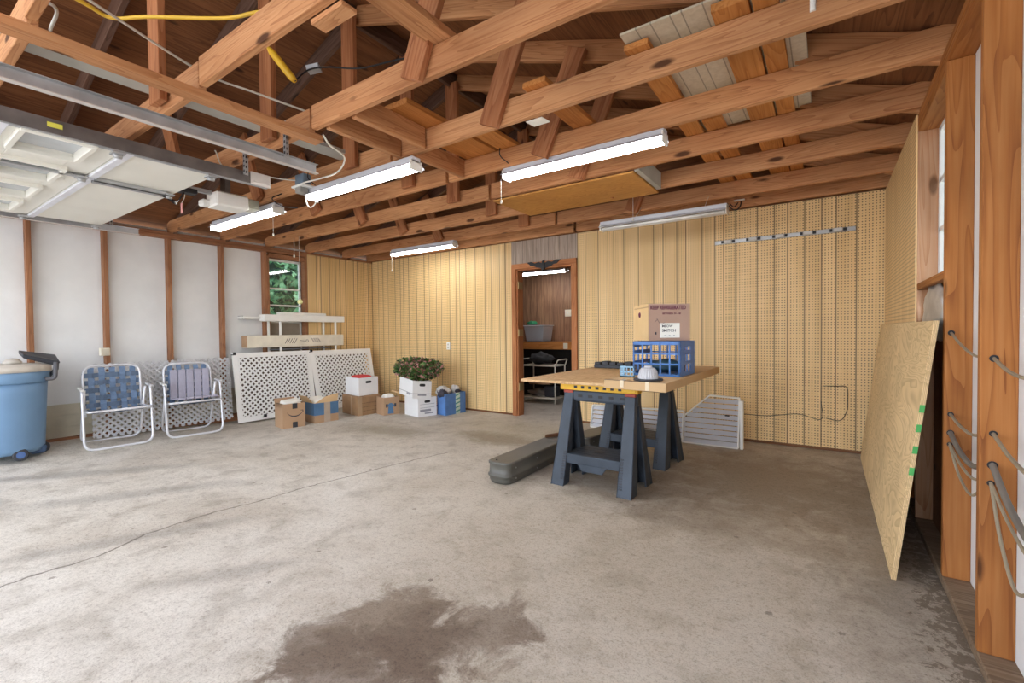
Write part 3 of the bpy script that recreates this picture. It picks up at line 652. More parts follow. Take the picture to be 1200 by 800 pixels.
# ------------------------------------------------------------------ garage door, tracks, opener
DZ0 = 2.25; GX0, GX1 = -5.93, -3.43
gd = empty('garage_door', ((GX0+GX1)/2, .5, DZ0), label='cream sectional garage door rolled up flat under the joists at upper left', cat='garage door')
wins = [(-3.83, -3.47), (-4.46, -4.09), (-5.10, -4.72), (-5.70, -5.33)]
secs = [(.99, 1.50), (.475, .985), (-.04, .47), (-.55, -.045)]
for si, (y0, y1) in enumerate(secs):
    m = M()
    if si == 1:
        xs_ = [GX0] + [v for a in reversed(wins) for v in a] + [GX1]
        m.box(GX0, GX1, y0, .585, DZ0+.005, DZ0+.045); m.box(GX0, GX1, .845, y1, DZ0+.005, DZ0+.045)
        for a, b in zip(xs_[0::2], xs_[1::2]): m.box(a, b, .585, .845, DZ0+.005, DZ0+.045)
    else: m.box(GX0, GX1, y0, y1, DZ0+.005, DZ0+.045)
    s_ = m.build('door_section', CREAM, gd, bevel=.003)
    # raised end rail along the seam
    m = M(); m.box(GX0, GX1, y0-.002, y0+.045, DZ0-.012, DZ0+.006); m.build('seam_rail', plain('cool white rail', (.72, .74, .80), .4) if 'cool white rail' not in bpy.data.materials else bpy.data.materials['cool white rail'], s_, bevel=.004)
    if si == 1:
        for a, b in wins:
            m = M()
            m.box(a-.03, a, .56, .87, DZ0-.02, DZ0+.01); m.box(b, b+.03, .56, .87, DZ0-.02, DZ0+.01); m.box(a, b, .555, .585, DZ0-.02, DZ0+.01); m.box(a, b, .845, .875, DZ0-.02, DZ0+.01)
            m.build('light_frame', CREAM, s_, bevel=.004)
            m = M(); m.box(a, b, .585, .845, DZ0+.03, DZ0+.034); m.build('pane', plain('milky pane', (.50, .53, .56), .12) if 'milky pane' not in bpy.data.materials else bpy.data.materials['milky pane'], s_)
# strut and rollers
m = M(); m.box(-4.18, -4.15, .0, .98, DZ0-.02, DZ0-.012); m.box(-4.18, -4.176, .0, .98, DZ0-.02, DZ0+.004); m.build('strut', GALV, gd)
m = M(); m.box(-4.21, -4.15, 1.02, 1.44, DZ0-.03, DZ0-.024); m.box(-4.21, -4.205, 1.02, 1.44, DZ0-.03, DZ0+.004); m.box(-4.155, -4.15, 1.02, 1.44, DZ0-.03, DZ0+.004); m.build('operator_bracket', GALV, gd)
for x in (GX0+.02, -4.17, GX1-.03):
    for y in (.96, 1.46):
        m = M(); m.box(x-.035, x+.035, y-.03, y+.03, DZ0-.022, DZ0-.012); m.tube([(x, y-.02, DZ0-.03), (x, y+.02, DZ0-.03)], .014, 8); m.build('hinge', GALV, gd)

def track(name, x, y0, y1, z, mat, label, side=1, h=.06):
    t = empty(name, (x, (y0+y1)/2, z), label=label, cat='track', group='garage door tracks')
    m = M(); m.box(x-.003, x+.003, y0, y1, z, z+h); m.box(min(x, x+side*.03), max(x, x+side*.03), y0, y1, z+h-.003, z+h); m.build('web', mat, t)
    m = M(); m.box(min(x, x+side*.034), max(x, x+side*.034), y0, y1, z-.005, z); m.build('lip', LSTEEL if mat is not DSTEEL else GALV, t)
    return t
def perforated(x, y, z0, z1, t, w=.035):
    m = M(); m.box(x-.002, x+.002, y-w/2, y+w/2, z0, z1); m.box(x, x+w*.8, y-w/2, y-w/2+.003, z0, z1); o = m.build('hanger', GALV, t)
    m = M(); n = int((z1-z0)/.035)
    for k in range(n): m.box(x-.003, x+.003, y-.006, y+.006, z0+.012+k*.035, z0+.028+k*.035); m.box(x+.006, x+.02, y-w/2-.0015, y-w/2+.004, z0+.012+k*.035, z0+.028+k*.035)
    m.build('slot', BLACK, o)
t = track('door_track', -2.90, -1, 1.88, 2.255, GALV, 'straight galvanised steel track under the joists, the higher and nearer of two', 1)
perforated(-2.88, 1.66, 2.30, 2.52, t)
t = track('door_track', -3.42, -1, 1.83, 2.245, DSTEEL, 'dull brown steel track with a yellow sticker along the garage door edge', -1, .075)
perforated(-3.40, 1.66, 2.29, 2.45, t)
m = M(); m.box(-3.416, -3.413, .655, .715, 2.275, 2.30); m.build('sticker', YTAG, t)
m = M(); m.box(-3.45, -3.40, 1.72, 1.84, 2.262, 2.268); m.box(-3.418, -3.412, 1.70, 1.84, 2.24, 2.33); m.build('end_bracket', LSTEEL, t)
t = track('door_track', -6.06, -1, 1.84, 2.235, GALV, 'galvanised steel track running along the white left wall', 1, .06)
perforated(-6.08, 1.62, 2.28, 2.48, t)

op = empty('door_opener', (-4.27, 1.86, 2.28), label='white garage door opener unit hung behind the raised door', cat='garage door opener')
m = M(); m.box(-4.37, -4.17, 1.80, 2.06, 2.24, 2.36); m.build('motor_case', WHITE, op, bevel=.012)
m = M(); m.box(-4.385, -4.30, 1.745, 1.81, 2.245, 2.30); m.build('light_cover', WHITE, op, bevel=.01)
m = M(); m.box(-4.35, -4.19, 2.06, 2.16, 2.27, 2.35); m.build('rear_panel', plain('greenish grey panel', (.34, .34, .27), .5), op, bevel=.005)
m = M(); m.box(-4.29, -4.25, .3, 1.80, 2.335, 2.365); m.build('rail', GALV, op)
m = M(); m.box(-4.30, -4.22, 1.55, 1.68, 2.30, 2.34); m.build('trolley', BLACK, op, bevel=.004)
m = M(); P = catmull([(-4.18, 1.42, 2.225), (-4.20, 1.50, 2.20), (-4.25, 1.55, 2.22), (-4.26, 1.60, 2.31)]);
for a, b in zip(P, P[1:]): m.bar(a, b, .03, .006, (0, 1, 0))
m.build('arm', BLACK, op)
m = M(); m.box(-4.29, -4.285, 1.88, 1.92, 2.36, 2.56); m.box(-4.20, -4.195, 1.88, 1.92, 2.36, 2.56); m.build('hanger', DSTEEL, op)
t = empty('emergency_tag', (-4.45, 1.66, 2.2), label='small red and white hanging tag left of the garage opener', cat='tag')
m = M(); m.box(-4.50, -4.47, 1.66, 1.664, 2.185, 2.27); m.build('tag', plain('faded red plastic', (.75, .35, .32), .5), t)
m = M(); m.tube([(-4.485, 1.662, 2.27), (-4.40, 1.65, 2.29), (-4.30, 1.62, 2.31)], .002, 6); m.build('string', CORDW, t)

# ------------------------------------------------------------------ cords in the roof
t = empty('extension_cord', (-2.8, .9, 2.6), label='yellow extension cord draped across the roof space at top left', cat='extension cord')
m = M(); m.tube(catmull([(-2.82, .30, 2.72), (-2.84, .66, 2.70), (-2.85, .78, 2.69), (-2.71, .89, 2.70), (-2.43, 1.10, 2.70), (-2.26, 1.20, 2.72), (-2.20, 1.35, 2.76)]), .009, 8); m.build('cable', YELC, t)
t = empty('work_light', (-2.6, 1.6, 2.8), label='yellow paddle handled work light hanging in the roof from a black cord', cat='work light')
a = Vector((-2.69, 1.45, 2.83)); b = Vector((-2.535, 1.52, 2.615))
m = M(); m.tube([a+(b-a)*.0, a+(b-a)*.18, a+(b-a)*.9, b], .02, 10, rs=[.008, .021, .021, .014]); m.build('handle', YELLOW, t)
m = M(); m.tube([a+(a-b)*.35, a], .004, 6); m.build('string', CORDW, t)
m = M(); m.bar((-2.56, 1.62, 2.73), (-2.50, 1.66, 2.745), .05, .03); m.build('plug_box', GALV, t)
m = M(); m.tube(catmull([b, (-2.52, 1.60, 2.71), (-2.45, 1.68, 2.74), (-2.30, 1.80, 2.74), (-2.1, 1.95, 2.80), (-1.9, 2.1, 2.83)]), .005, 6); m.build('cord', BLACK, t)
def cable(name, pts, r, mat, label, cat='cable', k=8):
    m = M(); m.tube(catmull(pts, k), r, 6); return tag(m.build(name, mat), label, cat)
cable('roof_cable', [(-2.60, .60, 2.60), (-2.83, 1.15, 2.60), (-2.80, 1.44, 2.59), (-2.72, 1.80, 2.57), (-2.70, 1.9, 2.57)], .006, CORDW, 'thin white cable stretched across the joists at upper left')
cable('roof_cable', [(-2.62, .3, 2.62), (-2.83, .42, 2.60), (-2.75, .56, 2.58), (-3.02, .60, 2.60)], .007, CORDW, 'short curled white cable end near the top left corner')
cable('roof_cable', [(-3.60, 1.55, 2.47), (-3.8, 1.72, 2.43), (-3.62, 2.0, 2.40), (-3.56, 2.16, 2.41)], .005, CORDW, 'white cable running into the blue grey electrical box')
cable('light_cord', [(-4.08, 2.30, 2.43), (-4.02, 2.18, 2.35), (-3.9, 2.2, 2.27), (-3.75, 2.25, 2.24)], .005, BLACK, 'black cord hanging beside the garage opener near the lit tube')
cable('light_cord', [(-2.05, 2.88, 2.62), (-2.05, 2.86, 2.50), (-2.0, 2.89, 2.44), (-1.99, 2.91, 2.41)], .004, BLACK, 'black cord dropping to the left end of the longest tube light')
cable('light_cord', [(-3.35, 2.16, 2.52), (-3.42, 2.16, 2.47), (-3.44, 2.16, 2.41), (-3.36, 2.17, 2.34)], .004, BLACK, 'black cord looping down to the left tube light end')

# ------------------------------------------------------------------ left wall things
t = empty('wall_outlet_box', (-6.56, 1.66, .94), label='small beige electrical box on a stud above the left lawn chair', cat='electrical box')
m = M(); m.box(-6.60, -6.54, 1.62, 1.705, .945, 1.03); m.build('box', CREAMP, t, bevel=.006)
m = M(); m.box(-6.54, -6.535, 1.63, 1.695, .95, 1.02); m.build('face_plate', plain('ivory', (.62, .56, .44), .5), t)

# waste bin
BX, BY = -6.22, .85; BZ = fz(-6.2, .8)
t = empty('wheeled_bin', (BX, BY, BZ), label='round blue wheeled waste bin at the left edge with a beige lid', cat='waste bin')
m = M(); m.lathe([(.245, .06), (.262, .10), (.285, .60), (.292, .70)], (BX, BY, BZ), 44); m.build('bin_body', BLUEBIN, t)
m = M(); m.lathe([(.292, .695), (.308, .70), (.310, .795), (.300, .80), (.288, .79)], (BX, BY, BZ), 44); m.build('rim', BLUEBIN, t, bevel=.002)
m = M(); m.lathe([(.318, .795), (.318, .835), (.30, .85), (.20, .868), (.001, .872)], (BX, BY, BZ), 44); m.build('lid', LIDC, t)
m = M(); m.lathe([(.06, .868), (.065, .885), (.04, .915), (.001, .92)], (BX+.09, BY+.05, BZ), 20); m.build('lid_handle', LIDC, t)
m = M(); m.box(BX-.14, BX+.13, BY+.14, BY+.25, BZ+.02, BZ+.11); m.build('axle_housing', plain('dark blue underside', (.05, .09, .17), .6), t, bevel=.02)
for (dx, dy) in ((.235, .06), (-.02, .245)):
    w = M(); c = Vector((BX+dx, BY+dy, BZ+.055)); d = Vector((1, 0, 0))*.02
    w.tube([c-d, c-d*.6, c+d*.6, c+d], .055, 20, rs=[.046, .055, .055, .046]); wo = w.build('wheel', BLACKP, t)
    w = M(); w.tube([c-d*1.15, c+d*1.15], .03, 14); w.build('hub', BLUEDK, wo)
m = M(); a = Vector((BX+.20, BY+.245, BZ+.72)); m.tube(catmull([a, a+Vector((.03, .05, .01)), a+Vector((.03, .06, .08)), a+Vector((.0, .07, .15))]), .018, 8); m.build('grip', plain('grey grip', (.10, .10, .11), .5), t)
# dustpan on the bin lid
t = empty('dustpan', (-6.2, 1.0, .95), label='black dustpan resting tilted on the lid of the blue bin', cat='dustpan')
R_ = Matrix.Rotation(-.25, 3, 'X') @ Matrix.Rotation(.15, 3, 'Y')
def rp(p, c): return tuple(R_ @ Vector(p) + Vector(c))
m = M(); C_ = (-6.22, 1.08, BZ+.925)
m.hexa([rp((-.11, -.11, -.02), C_), rp((.11, -.11, -.02), C_), rp((.13, .13, -.045), C_), rp((-.11, .13, -.02), C_)], [rp((-.13, -.12, .015), C_), rp((.11, -.12, .015), C_), rp((.14, .14, .0), C_), rp((-.12, .14, .03), C_)]); m.build('pan', BLACKP, t, bevel=.006)
m = M(); m.tube([rp((.10, .12, 0), C_), rp((.13, .13, -.07), C_), rp((.11, .10, -.15), C_)], .017, 8); m.build('handle', BLACKP, t)

# lattice panels
def lattice(m, W, H, pitch, sw, th, mapf, x0=0, z0=0):
    """diagonal slats clipped to the rectangle, two layers"""
    def clip(c, s):
        # line z = s*x + c in rectangle
        pts = []
        for x in (0, W):
            z = s*x+c
            if -1e-9 <= z <= H+1e-9: pts.append((x, z))
        for z in (0, H):
            x = (z-c)/s
            if -1e-9 <= x <= W+1e-9: pts.append((x, z))
        pts.sort(); 
        if len(pts) >= 2 and (pts[-1][0]-pts[0][0]) > .01: return pts[0], pts[-1]
    for s, y0, y1 in ((1, 0, th), (-1, th, 2*th)):
        c = -W if s > 0 else 0
        while c < H + W:
            r = clip(c, s)
            if r:
                (xa, za), (xb, zb) = r; dx, dz = xb-xa, zb-za; l_ = math.hypot(dx, dz); nx_, nz_ = -dz/l_*sw/2, dx/l_*sw/2
                poly = [(xa-nx_, za-nz_), (xb-nx_, zb-nz_), (xb+nx_, zb+nz_), (xa+nx_, za+nz_)]
                poly = [(min(max(x, 0), W), min(max(z, 0), H)) for x, z in poly]
                m.hexa([mapf(x0+x, y0, z0+z) for x, z in poly], [mapf(x0+x, y1, z0+z) for x, z in poly])
            c += pitch*math.sqrt(2)
def leanmap(xb, xt, ya, yb, H, z0):
    def f(u, v, w):
        k = w/H; return (xb + (xt-xb)*k + v, ya + (yb-ya)*u, z0 + w)
    return f
def lattice_panel(name, ya, yb, H, xb, xt, z0, label, mat, frame, pitch=.05, sw=.032, group=None, skew=0):
    t = empty(name, (xb, (ya+yb)/2, z0), label=label, cat='lattice panel', group=group); W = yb-ya
    def f(u, v, w): k = w/H; return (xb + (xt-xb)*k + v, ya + u - skew*k, z0 + w)
    m = M(); e = frame
    lattice(m, W-2*e, H-2*e, pitch, sw, .007, f, e, e); m.build('lattice', mat, t)
    if frame > .02:
        m = M()
        for u0, u1, w0, w1 in ((0, W, 0, e+.01), (0, W, H-e-.01, H), (0, e+.01, e, H-e), (W-e-.01, W, e, H-e)):
            m.hexa([f(u0, -.004, w0), f(u1, -.004, w0), f(u1, .010, w0), f(u0, .010, w0)], [f(u0, -.004, w1), f(u1, -.004, w1), f(u1, .010, w1), f(u0, .010, w1)])
        m.build('frame', mat, t)
    return t
zA = fz(-6.5, 2.0)
lattice_panel('lattice_panel', 1.50, 2.93, .83, -6.44, -6.52, .05, 'dusty white vinyl lattice sheet behind the two lawn chairs', LATT2, .012, .046, .029)
o1 = lattice_panel('lattice_panel', 2.90, 4.00, .90, -6.27, -6.385, .02, 'white framed lattice screen right of the lawn chairs, left leaf of the hinged pair', LATT, .055, .050, .0285, 'hinged lattice screens', skew=.01)
lattice_panel('lattice_panel', 4.04, 5.14, .90, -6.27, -6.385, .01, 'white framed lattice screen near the corner, right leaf of the hinged pair', LATT, .06, .050, .0285, 'hinged lattice screens', skew=.06)
m = M(); m.box(-6.404, -6.398, 3.0, 4.98, .0, .86); tag(m.build('lattice_shade_sheet', plain('dark lattice shade', (.10, .07, .05), .8)), 'added dark sheet behind the hinged lattice screens, standing in for shade in their holes', 'sheet')  # added dark sheet, makes the lattice holes look shaded
for (y, z, x) in ((4.0, .91, -6.375), (3.24, .07, -6.255), (2.92, .915, -6.378)):
    m = M(); m.box(x-.012, x+.012, y-.018, y+.018, z-.02, z+.018); m.box(x-.02, x+.02, y-.035, y-.01, z-.02, z-.01); m.build('hinge', BLACK, o1, bevel=.002)

# lawn chairs
def tube_path(pts, r, m): m.tube(pts, r, 10)
def rounded(P, r, n=5):
    P = [Vector(p) for p in P]; out = [P[0]]
    for a, b, c in zip(P, P[1:], P[2:]):
        u = (a-b).normalized(); v = (c-b).normalized(); rr = min(r, (a-b).length*.45, (c-b).length*.45)
        p0, p1 = b+u*rr, b+v*rr
        for k in range(n+1):
            t = k/n; out.append(p0*(1-t)**2 + b*2*t*(1-t) + p1*t*t)
    out.append(P[-1]); return out
def lawn_chair(loc, rot, label, w=.55, seat=.40, armh=.60):
    """local: faces +x, width along y"""
    t = empty('lawn_chair', (0, 0, 0), label=label, cat='chair', group='folding lawn chairs')
    r = .0125; w2 = w/2
    m = M(); m.tube(rounded([(.02, -w2, .60), (.10, -w2, .59), (.20, -w2, .012), (.20, w2, .012), (.10, w2, .59), (.02, w2, .60)], .09), r, 10); m.build('front_leg_frame', ALU, t)
    wi = w2-.03
    m = M(); m.tube(rounded([(.03, -wi, .585), (-.16, -wi, .012), (-.16, wi, .012), (.03, wi, .585)], .09), r, 10); m.build('rear_leg_frame', ALU, t)
    wb_ = w2-.045
    m = M(); m.tube(rounded([(-.02, -wb_, .30), (-.13, -wb_-.005, .81), (-.13, wb_+.005, .81), (-.02, wb_, .30)], .11), r, 10); m.build('back_frame', ALU, t)
    m = M(); m.tube(rounded([(-.10, -wb_, .36), (.24, -wb_-.02, .40), (.24, wb_+.02, .40), (-.10, wb_, .36)], .03), r, 10); m.build('seat_frame', ALU, t)
    for s in (-1, 1):
        m = M(); m.bar((-.04, s*w2, .603), (.13, s*w2, .60), .03, .018); m.build('armrest', ALU if s > 0 else WHITE, t, bevel=.004)
    # webbing back: verticals and horizontals woven
    def bk(u, k, off=0):  # u across, k height 0..1
        return Vector((-.035-.095*k+off, u, .37+.43*k))
    m = M(); nv = 5
    for i in range(nv):
        u = -wb_*.74 + wb_*1.48*i/(nv-1)
        prev = None
        for j in range(13):
            k = -.05 + 1.03*j/12; off = .007*(1 if (i + int(j/12*5)) % 2 else -1); p = bk(u, k, off)
            if prev: m.bar(prev, p, .05, .002, (1, 0, 0))
            prev = p
    m.build('vertical_webbing', WEB2, t)
    m = M(); nh = 5
    for j in range(nh):
        k = .10 + .70*j/(nh-1); prev = None
        for i in range(13):
            u = -wb_-.012 + (2*wb_+.024)*i/12; off = .007*(-1 if (int(i/12*5) + j) % 2 else 1); p = bk(u, k, off)
            if prev: m.bar(prev, p, .003, .048, (-.1, 0, 1))
            prev = p
    m.build('horizontal_webbing', WEB1, t)
    m = M()
    for i in range(5):
        u = -wb_*.78 + wb_*1.56*i/4; pts = [(-.10, u, .36), (.0, u, .345), (.12, u, .36), (.25, u, .403)]
        for a, b in zip(pts, pts[1:]): m.bar(a, b, .05, .003, (0, 0, 1))
    for x, z in ((-.04, .352), (.04, .348), (.12, .358), (.19, .378)): m.bar((x, -wb_-.01, z+.02), (x, 0, z), .048, .003, (0, 0, 1)); m.bar((x, 0, z), (x, wb_+.01, z+.02), .048, .003, (0, 0, 1))
    m.build('seat_webbing', WEB1, t)
    return t
c1 = lawn_chair(None, None, 'folding lawn chair with bare blue webbing, nearer the blue bin')
c2 = copy_tree(c1)
c2['label'] = 'folding lawn chair with a grey cushion pad, right of the bare one'
c1.matrix_basis = Matrix.Translation((-6.19, 1.635, .035)) @ Matrix.Rotation(-.06, 4, 'Z') @ Matrix.Rotation(.075, 4, 'Y')
c2.matrix_basis = Matrix.Translation((-6.19, 2.335, .016)) @ Matrix.Rotation(-.10, 4, 'Z') @ Matrix.Rotation(.035, 4, 'Y')
# cushion
t = empty('chair_cushion', (-6.17, 2.33, .41), label='folded grey channelled cushion leaning in the right lawn chair', cat='cushion')
def bkw(u, k, off): return Matrix.Translation((-6.19, 2.335, .016)) @ Matrix.Rotation(-.10, 4, 'Z') @ Vector((-.02-.10*k+off, u, .40+.43*k))
m = M()
for i in range(5):
    u0 = -.20+.08*i+.003; u1 = u0+.074
    b_ = [bkw(u0, .02, .015), bkw(u1, .02, .015), bkw(u1, .02, .040), bkw(u0, .02, .040)]; tt = [bkw(u0+.02, .80, .015), bkw(u1+.02, .80, .015), bkw(u1+.02, .80, .038), bkw(u0+.02, .80, .038)]
    m.hexa(b_, tt)
m.build('back_pad', FABR, t, bevel=.008, seg=2)
m = M()
for i in range(5):
    u0 = -.19+.08*i+.003; u1 = u0+.074
    q = lambda x, u, z: Matrix.Translation((-6.19, 2.335, .016)) @ Matrix.Rotation(-.10, 4, 'Z') @ Vector((x, u, z))
    m.hexa([q(-.03, u0, .395), q(.27, u0, .425), q(.27, u1, .425), q(-.03, u1, .395)], [q(-.03, u0, .42), q(.27, u0, .45), q(.27, u1, .45), q(-.03, u1, .42)])
m.build('seat_pad', FABR, t, bevel=.008, seg=2)

# rack by the window
t = empty('utility_rack', (-6.49, 3.95, 0), label='white metal utility rack standing under the left window behind the lattice', cat='rack')
m = M(); m.box(-6.555, -6.42, 3.34, 4.62, 1.345, 1.44); o = m.build('top_shelf', WHITE, t, bevel=.004)
for x, y in ((-6.425, 3.567), (-6.425, 4.455), (-6.545, 3.46), (-6.545, 4.325)):
    m = M(); m.box(x-.008, x+.008, y-.016, y+.016, 0.0, 1.345); m.build('post', WHITE, t, bevel=.003)
m = M()
for k in range(6): m.tube([(-6.545+.023*k, 3.46, .948), (-6.545+.023*k, 4.47, .948)], .004, 5)
for k in range(14): m.tube([(-6.545, 3.46+.077*k, .943), (-6.42, 3.46+.077*k, .943)], .004, 5)
m.build('wire_shelf', plain('grey wire', (.35, .35, .38), .4, .5), t)
m = M(); m.box(-6.53, -6.43, 3.57, 4.30, 1.441, 1.478); tag(m.build('white_board', WHITE, bevel=.004), 'white board lying on the top shelf of the utility rack', 'board')
t = empty('wall_shelf', (-6.6, 3.25, 1.37), label='short white wall shelf with black bracket left of the utility rack', cat='shelf')
m = M(); m.box(-6.66, -6.50, 3.10, 3.33, 1.375, 1.41); m.build('shelf_board', WHITE, t, bevel=.003)
m = M(); m.box(-6.66, -6.52, 3.105, 3.11, 1.372, 1.415); m.build('bracket', BLACK, t)
t = empty('long_carton', (-6.48, 3.85, .99), label='long white carton with black arrow print and a brown end, lying on the rack', cat='carton')
m = M(); m.box(-6.535, -6.405, 3.10, 4.585, .98, 1.15); m.build('carton', plain('cream carton', (.72, .67, .55), .8), t, bevel=.004)
m = M(); m.box(-6.53, -6.41, 3.085, 3.10, .985, 1.145); m.build('brown_end', CARD, t)
m = M(); X_ = -6.4035
for k in range(5): m.bar((X_, 3.62+.035*k, 1.03), (X_, 3.66+.035*k, 1.10), .001, .008, (0, 1, 0))
for k in range(4): m.bar((X_, 4.03+.035*k, 1.10), (X_, 4.07+.035*k, 1.04), .001, .008, (0, 1, 0))
m.bar((X_, 3.84, 1.07), (X_, 3.92, 1.06), .001, .006, (0, 1, 0)); m.tube([(X_, 3.96+.02*math.cos(a*PI/4), 1.06+.02*math.sin(a*PI/4)) for a in range(8)], .003, 5, closed=True)
m.build('printed_arrows', PRINT, t)

def blob(name, c, r, mat, parent, seed=1, amp=.3, n=3, **kw):
    m = M(); bmesh.ops.create_icosphere(m.bm, subdivisions=n, radius=1)
    for v in m.bm.verts:
        d = v.co.normalized(); k = 1 + amp*noise.noise(d*2.3+Vector((seed, seed*.7, 0))); v.co = Vector((d.x*r[0]*k+c[0], d.y*r[1]*k+c[1], d.z*r[2]*k+c[2]))
    for fc in m.bm.faces: fc.smooth = True
    return m.build(name, mat, parent, **kw)
# outdoor shrub
def leaves(name, mat, parent, c, r, n, size, seed, flat=1.0, mats=None, dens=None):
    rnd = random.Random(seed); m = M()
    for i in range(n):
        while True:
            p = Vector((rnd.uniform(-1, 1), rnd.uniform(-1, 1), rnd.uniform(-1, 1)))
            if .35 < p.length < 1: break
        p = Vector((p.x*r[0], p.y*r[1], p.z*r[2])); q = Vector(c)+p*(1+.16*noise.noise(p*6))
        u = Vector((rnd.uniform(-1, 1), rnd.uniform(-1, 1), rnd.uniform(-.6, .8))).normalized(); v = u.cross(Vector((rnd.uniform(-1, 1), rnd.uniform(-1, 1), rnd.uniform(-1, 1)))).normalized()
        s = size*rnd.uniform(.6, 1.3); 
        if mats: m.mi = 1 if rnd.random() < mats else 0
        m.quad(q-u*s, q+v*s*.42+u*s*.1, q+u*s, q-v*s*.42+u*s*.1)
    return m.build(name, mat, parent)
t = empty('garden_shrub', (-8.6, 4.4, 0), label='green leafy shrub outside, seen through the left window', cat='shrub')
leaves('foliage', LEAFO, t, (-8.9, 4.7, 1.6), (1.2, 2.3, 2.2), 11000, .11, 5)
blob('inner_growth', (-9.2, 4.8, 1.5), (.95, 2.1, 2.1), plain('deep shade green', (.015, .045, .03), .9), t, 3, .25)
m = M(); m.tube([(-8.9, 4.7, 0), (-8.88, 4.72, .8), (-8.9, 4.7, 1.6)], .06, 8); m.build('stem', W_OLD, t)

# ------------------------------------------------------------------ cartons on the floor
def open_carton(name, O, ax, ay, w, d, h, mat, label, cat='box', group=None, wall=.006, inside=None, top=None, lean=None, rot=None):
    """O: base corner; ax, ay: unit vectors of width and depth (tuples). returns (empty, fn)"""
    O = Vector(O); ax = Vector(ax).normalized(); ay = Vector(ay).normalized(); az = Vector((0, 0, 1))
    if lean: az = Vector(lean).normalized()
    f = lambda u, v, z: tuple(O + ax*u + ay*v + az*z)
    c = O + ax*w/2 + ay*d/2
    t = empty(name, tuple(c), label=label, cat=cat, group=group)
    m = M()
    def b(u0, u1, v0, v1, z0, z1): m.hexa([f(u0, v0, z0), f(u1, v0, z0), f(u1, v1, z0), f(u0, v1, z0)], [f(u0, v0, z1), f(u1, v0, z1), f(u1, v1, z1), f(u0, v1, z1)])
    b(0, w, 0, d, 0, .006); b(0, w, 0, wall, .006, h); b(0, w, d-wall, d, .006, h); b(0, wall, wall, d-wall, .006, h); b(w-wall, w, wall, d-wall, .006, h)
    m.build('carton', mat, t)
    return t, f
def fbox(m, f, u0, u1, v0, v1, z0, z1): m.hexa([f(u0, v0, z0), f(u1, v0, z0), f(u1, v1, z0), f(u0, v1, z0)], [f(u0, v0, z1), f(u1, v0, z1), f(u1, v1, z1), f(u0, v1, z1)])
def textobj(body, size, f, u, v, z, du, dz, mat, parent, name='lettering', bold=0, depth=.0008, sx=1):
    """flat lettering: u along du vector, up along dz vector, at world point"""
    cu = bpy.data.curves.new(name, 'FONT'); cu.body = body; cu.size = size; cu.extrude = depth/2; cu.offset = bold
    o = bpy.data.objects.new('tmp_text', cu); COL.objects.link(o)
    dg = bpy.context.evaluated_depsgraph_get(); dg.update(); me = bpy.data.meshes.new_from_object(o.evaluated_get(dg))
    bpy.data.objects.remove(o); ob = bpy.data.objects.new(name, me); COL.objects.link(ob); me.materials.clear(); me.materials.append(mat)
    X = Vector(du).normalized(); Z = Vector(dz).normalized(); N = X.cross(Z)
    p = Vector((u, v, z)); wm = Matrix(((X.x*sx, Z.x, N.x, p.x), (X.y*sx, Z.y, N.y, p.y), (X.z*sx, Z.z, N.z, p.z), (0, 0, 0, 1)))
    return reg(ob, wm, parent)
def unit(a): return (math.cos(a), math.sin(a), 0)

# smile box: faces seen are its left (-y) side and right (+x) side; corner nearest at (-5.50,3.06)
A = math.radians(80)   # direction of the printed face along the wall
ax = unit(A); ay = unit(A+PI/2)      # width runs back, depth runs to the left wall
t, f = open_carton('smile_box', (-5.50, 3.06, 0), ax, ay, .27, .27, .30, CARD, 'square brown delivery box printed with a smile, leftmost on the floor')
m = M(); fbox(m, f, .115, .175, -.0012, 0, .235, .302); m.build('black_tape', BLACKP, t)
m = M(); fbox(m, f, .115, .175, -.0012, 0, 0, .07); m.build('black_tape', BLACKP, t)
m = M(); pts = []
for k in range(13):
    a = math.radians(205 + 130*k/12); pts.append((.145+.105*math.cos(a), .235+.095*math.sin(a)))
for k in range(12):
    th = .004+.010*math.sin(PI*min(1, (k+.5)/12*1.0)); (u0, z0), (u1, z1) = pts[k], pts[k+1]
    m.hexa([f(u0, -.0015, z0-th/2), f(u1, -.0015, z1-th/2), f(u1, 0, z1-th/2), f(u0, 0, z0-th/2)], [f(u0, -.0015, z0+th/2), f(u1, -.0015, z1+th/2), f(u1, 0, z1+th/2), f(u0, 0, z0+th/2)])
fbox(m, f, .215, .245, -.0015, 0, .205, .212); fbox(m, f, .238, .246, -.0015, 0, .18, .212); m.build('smile_print', PRINT, t)
m = M(); m.hexa([f(0, .27, .298), f(.27, .27, .298), f(.27, .26, .298), f(0, .26, .298)], [f(.02, .36, .34), f(.25, .36, .34), f(.25, .357, .338), f(.02, .357, .338)]); fbox(m, f, .0, .02, .03, .24, .25, .30); m.build('flap', CARD, t)
m = M(); m.hexa([f(.03, .04, .2), f(.25, .04, .2), f(.25, .25, .2), f(.03, .25, .2)], [f(.05, .03, .31), f(.24, .06, .325), (f(.25, .22, .345)), f(.04, .2, .33)]); m.build('packing_paper', PAPER, t, bevel=.01)

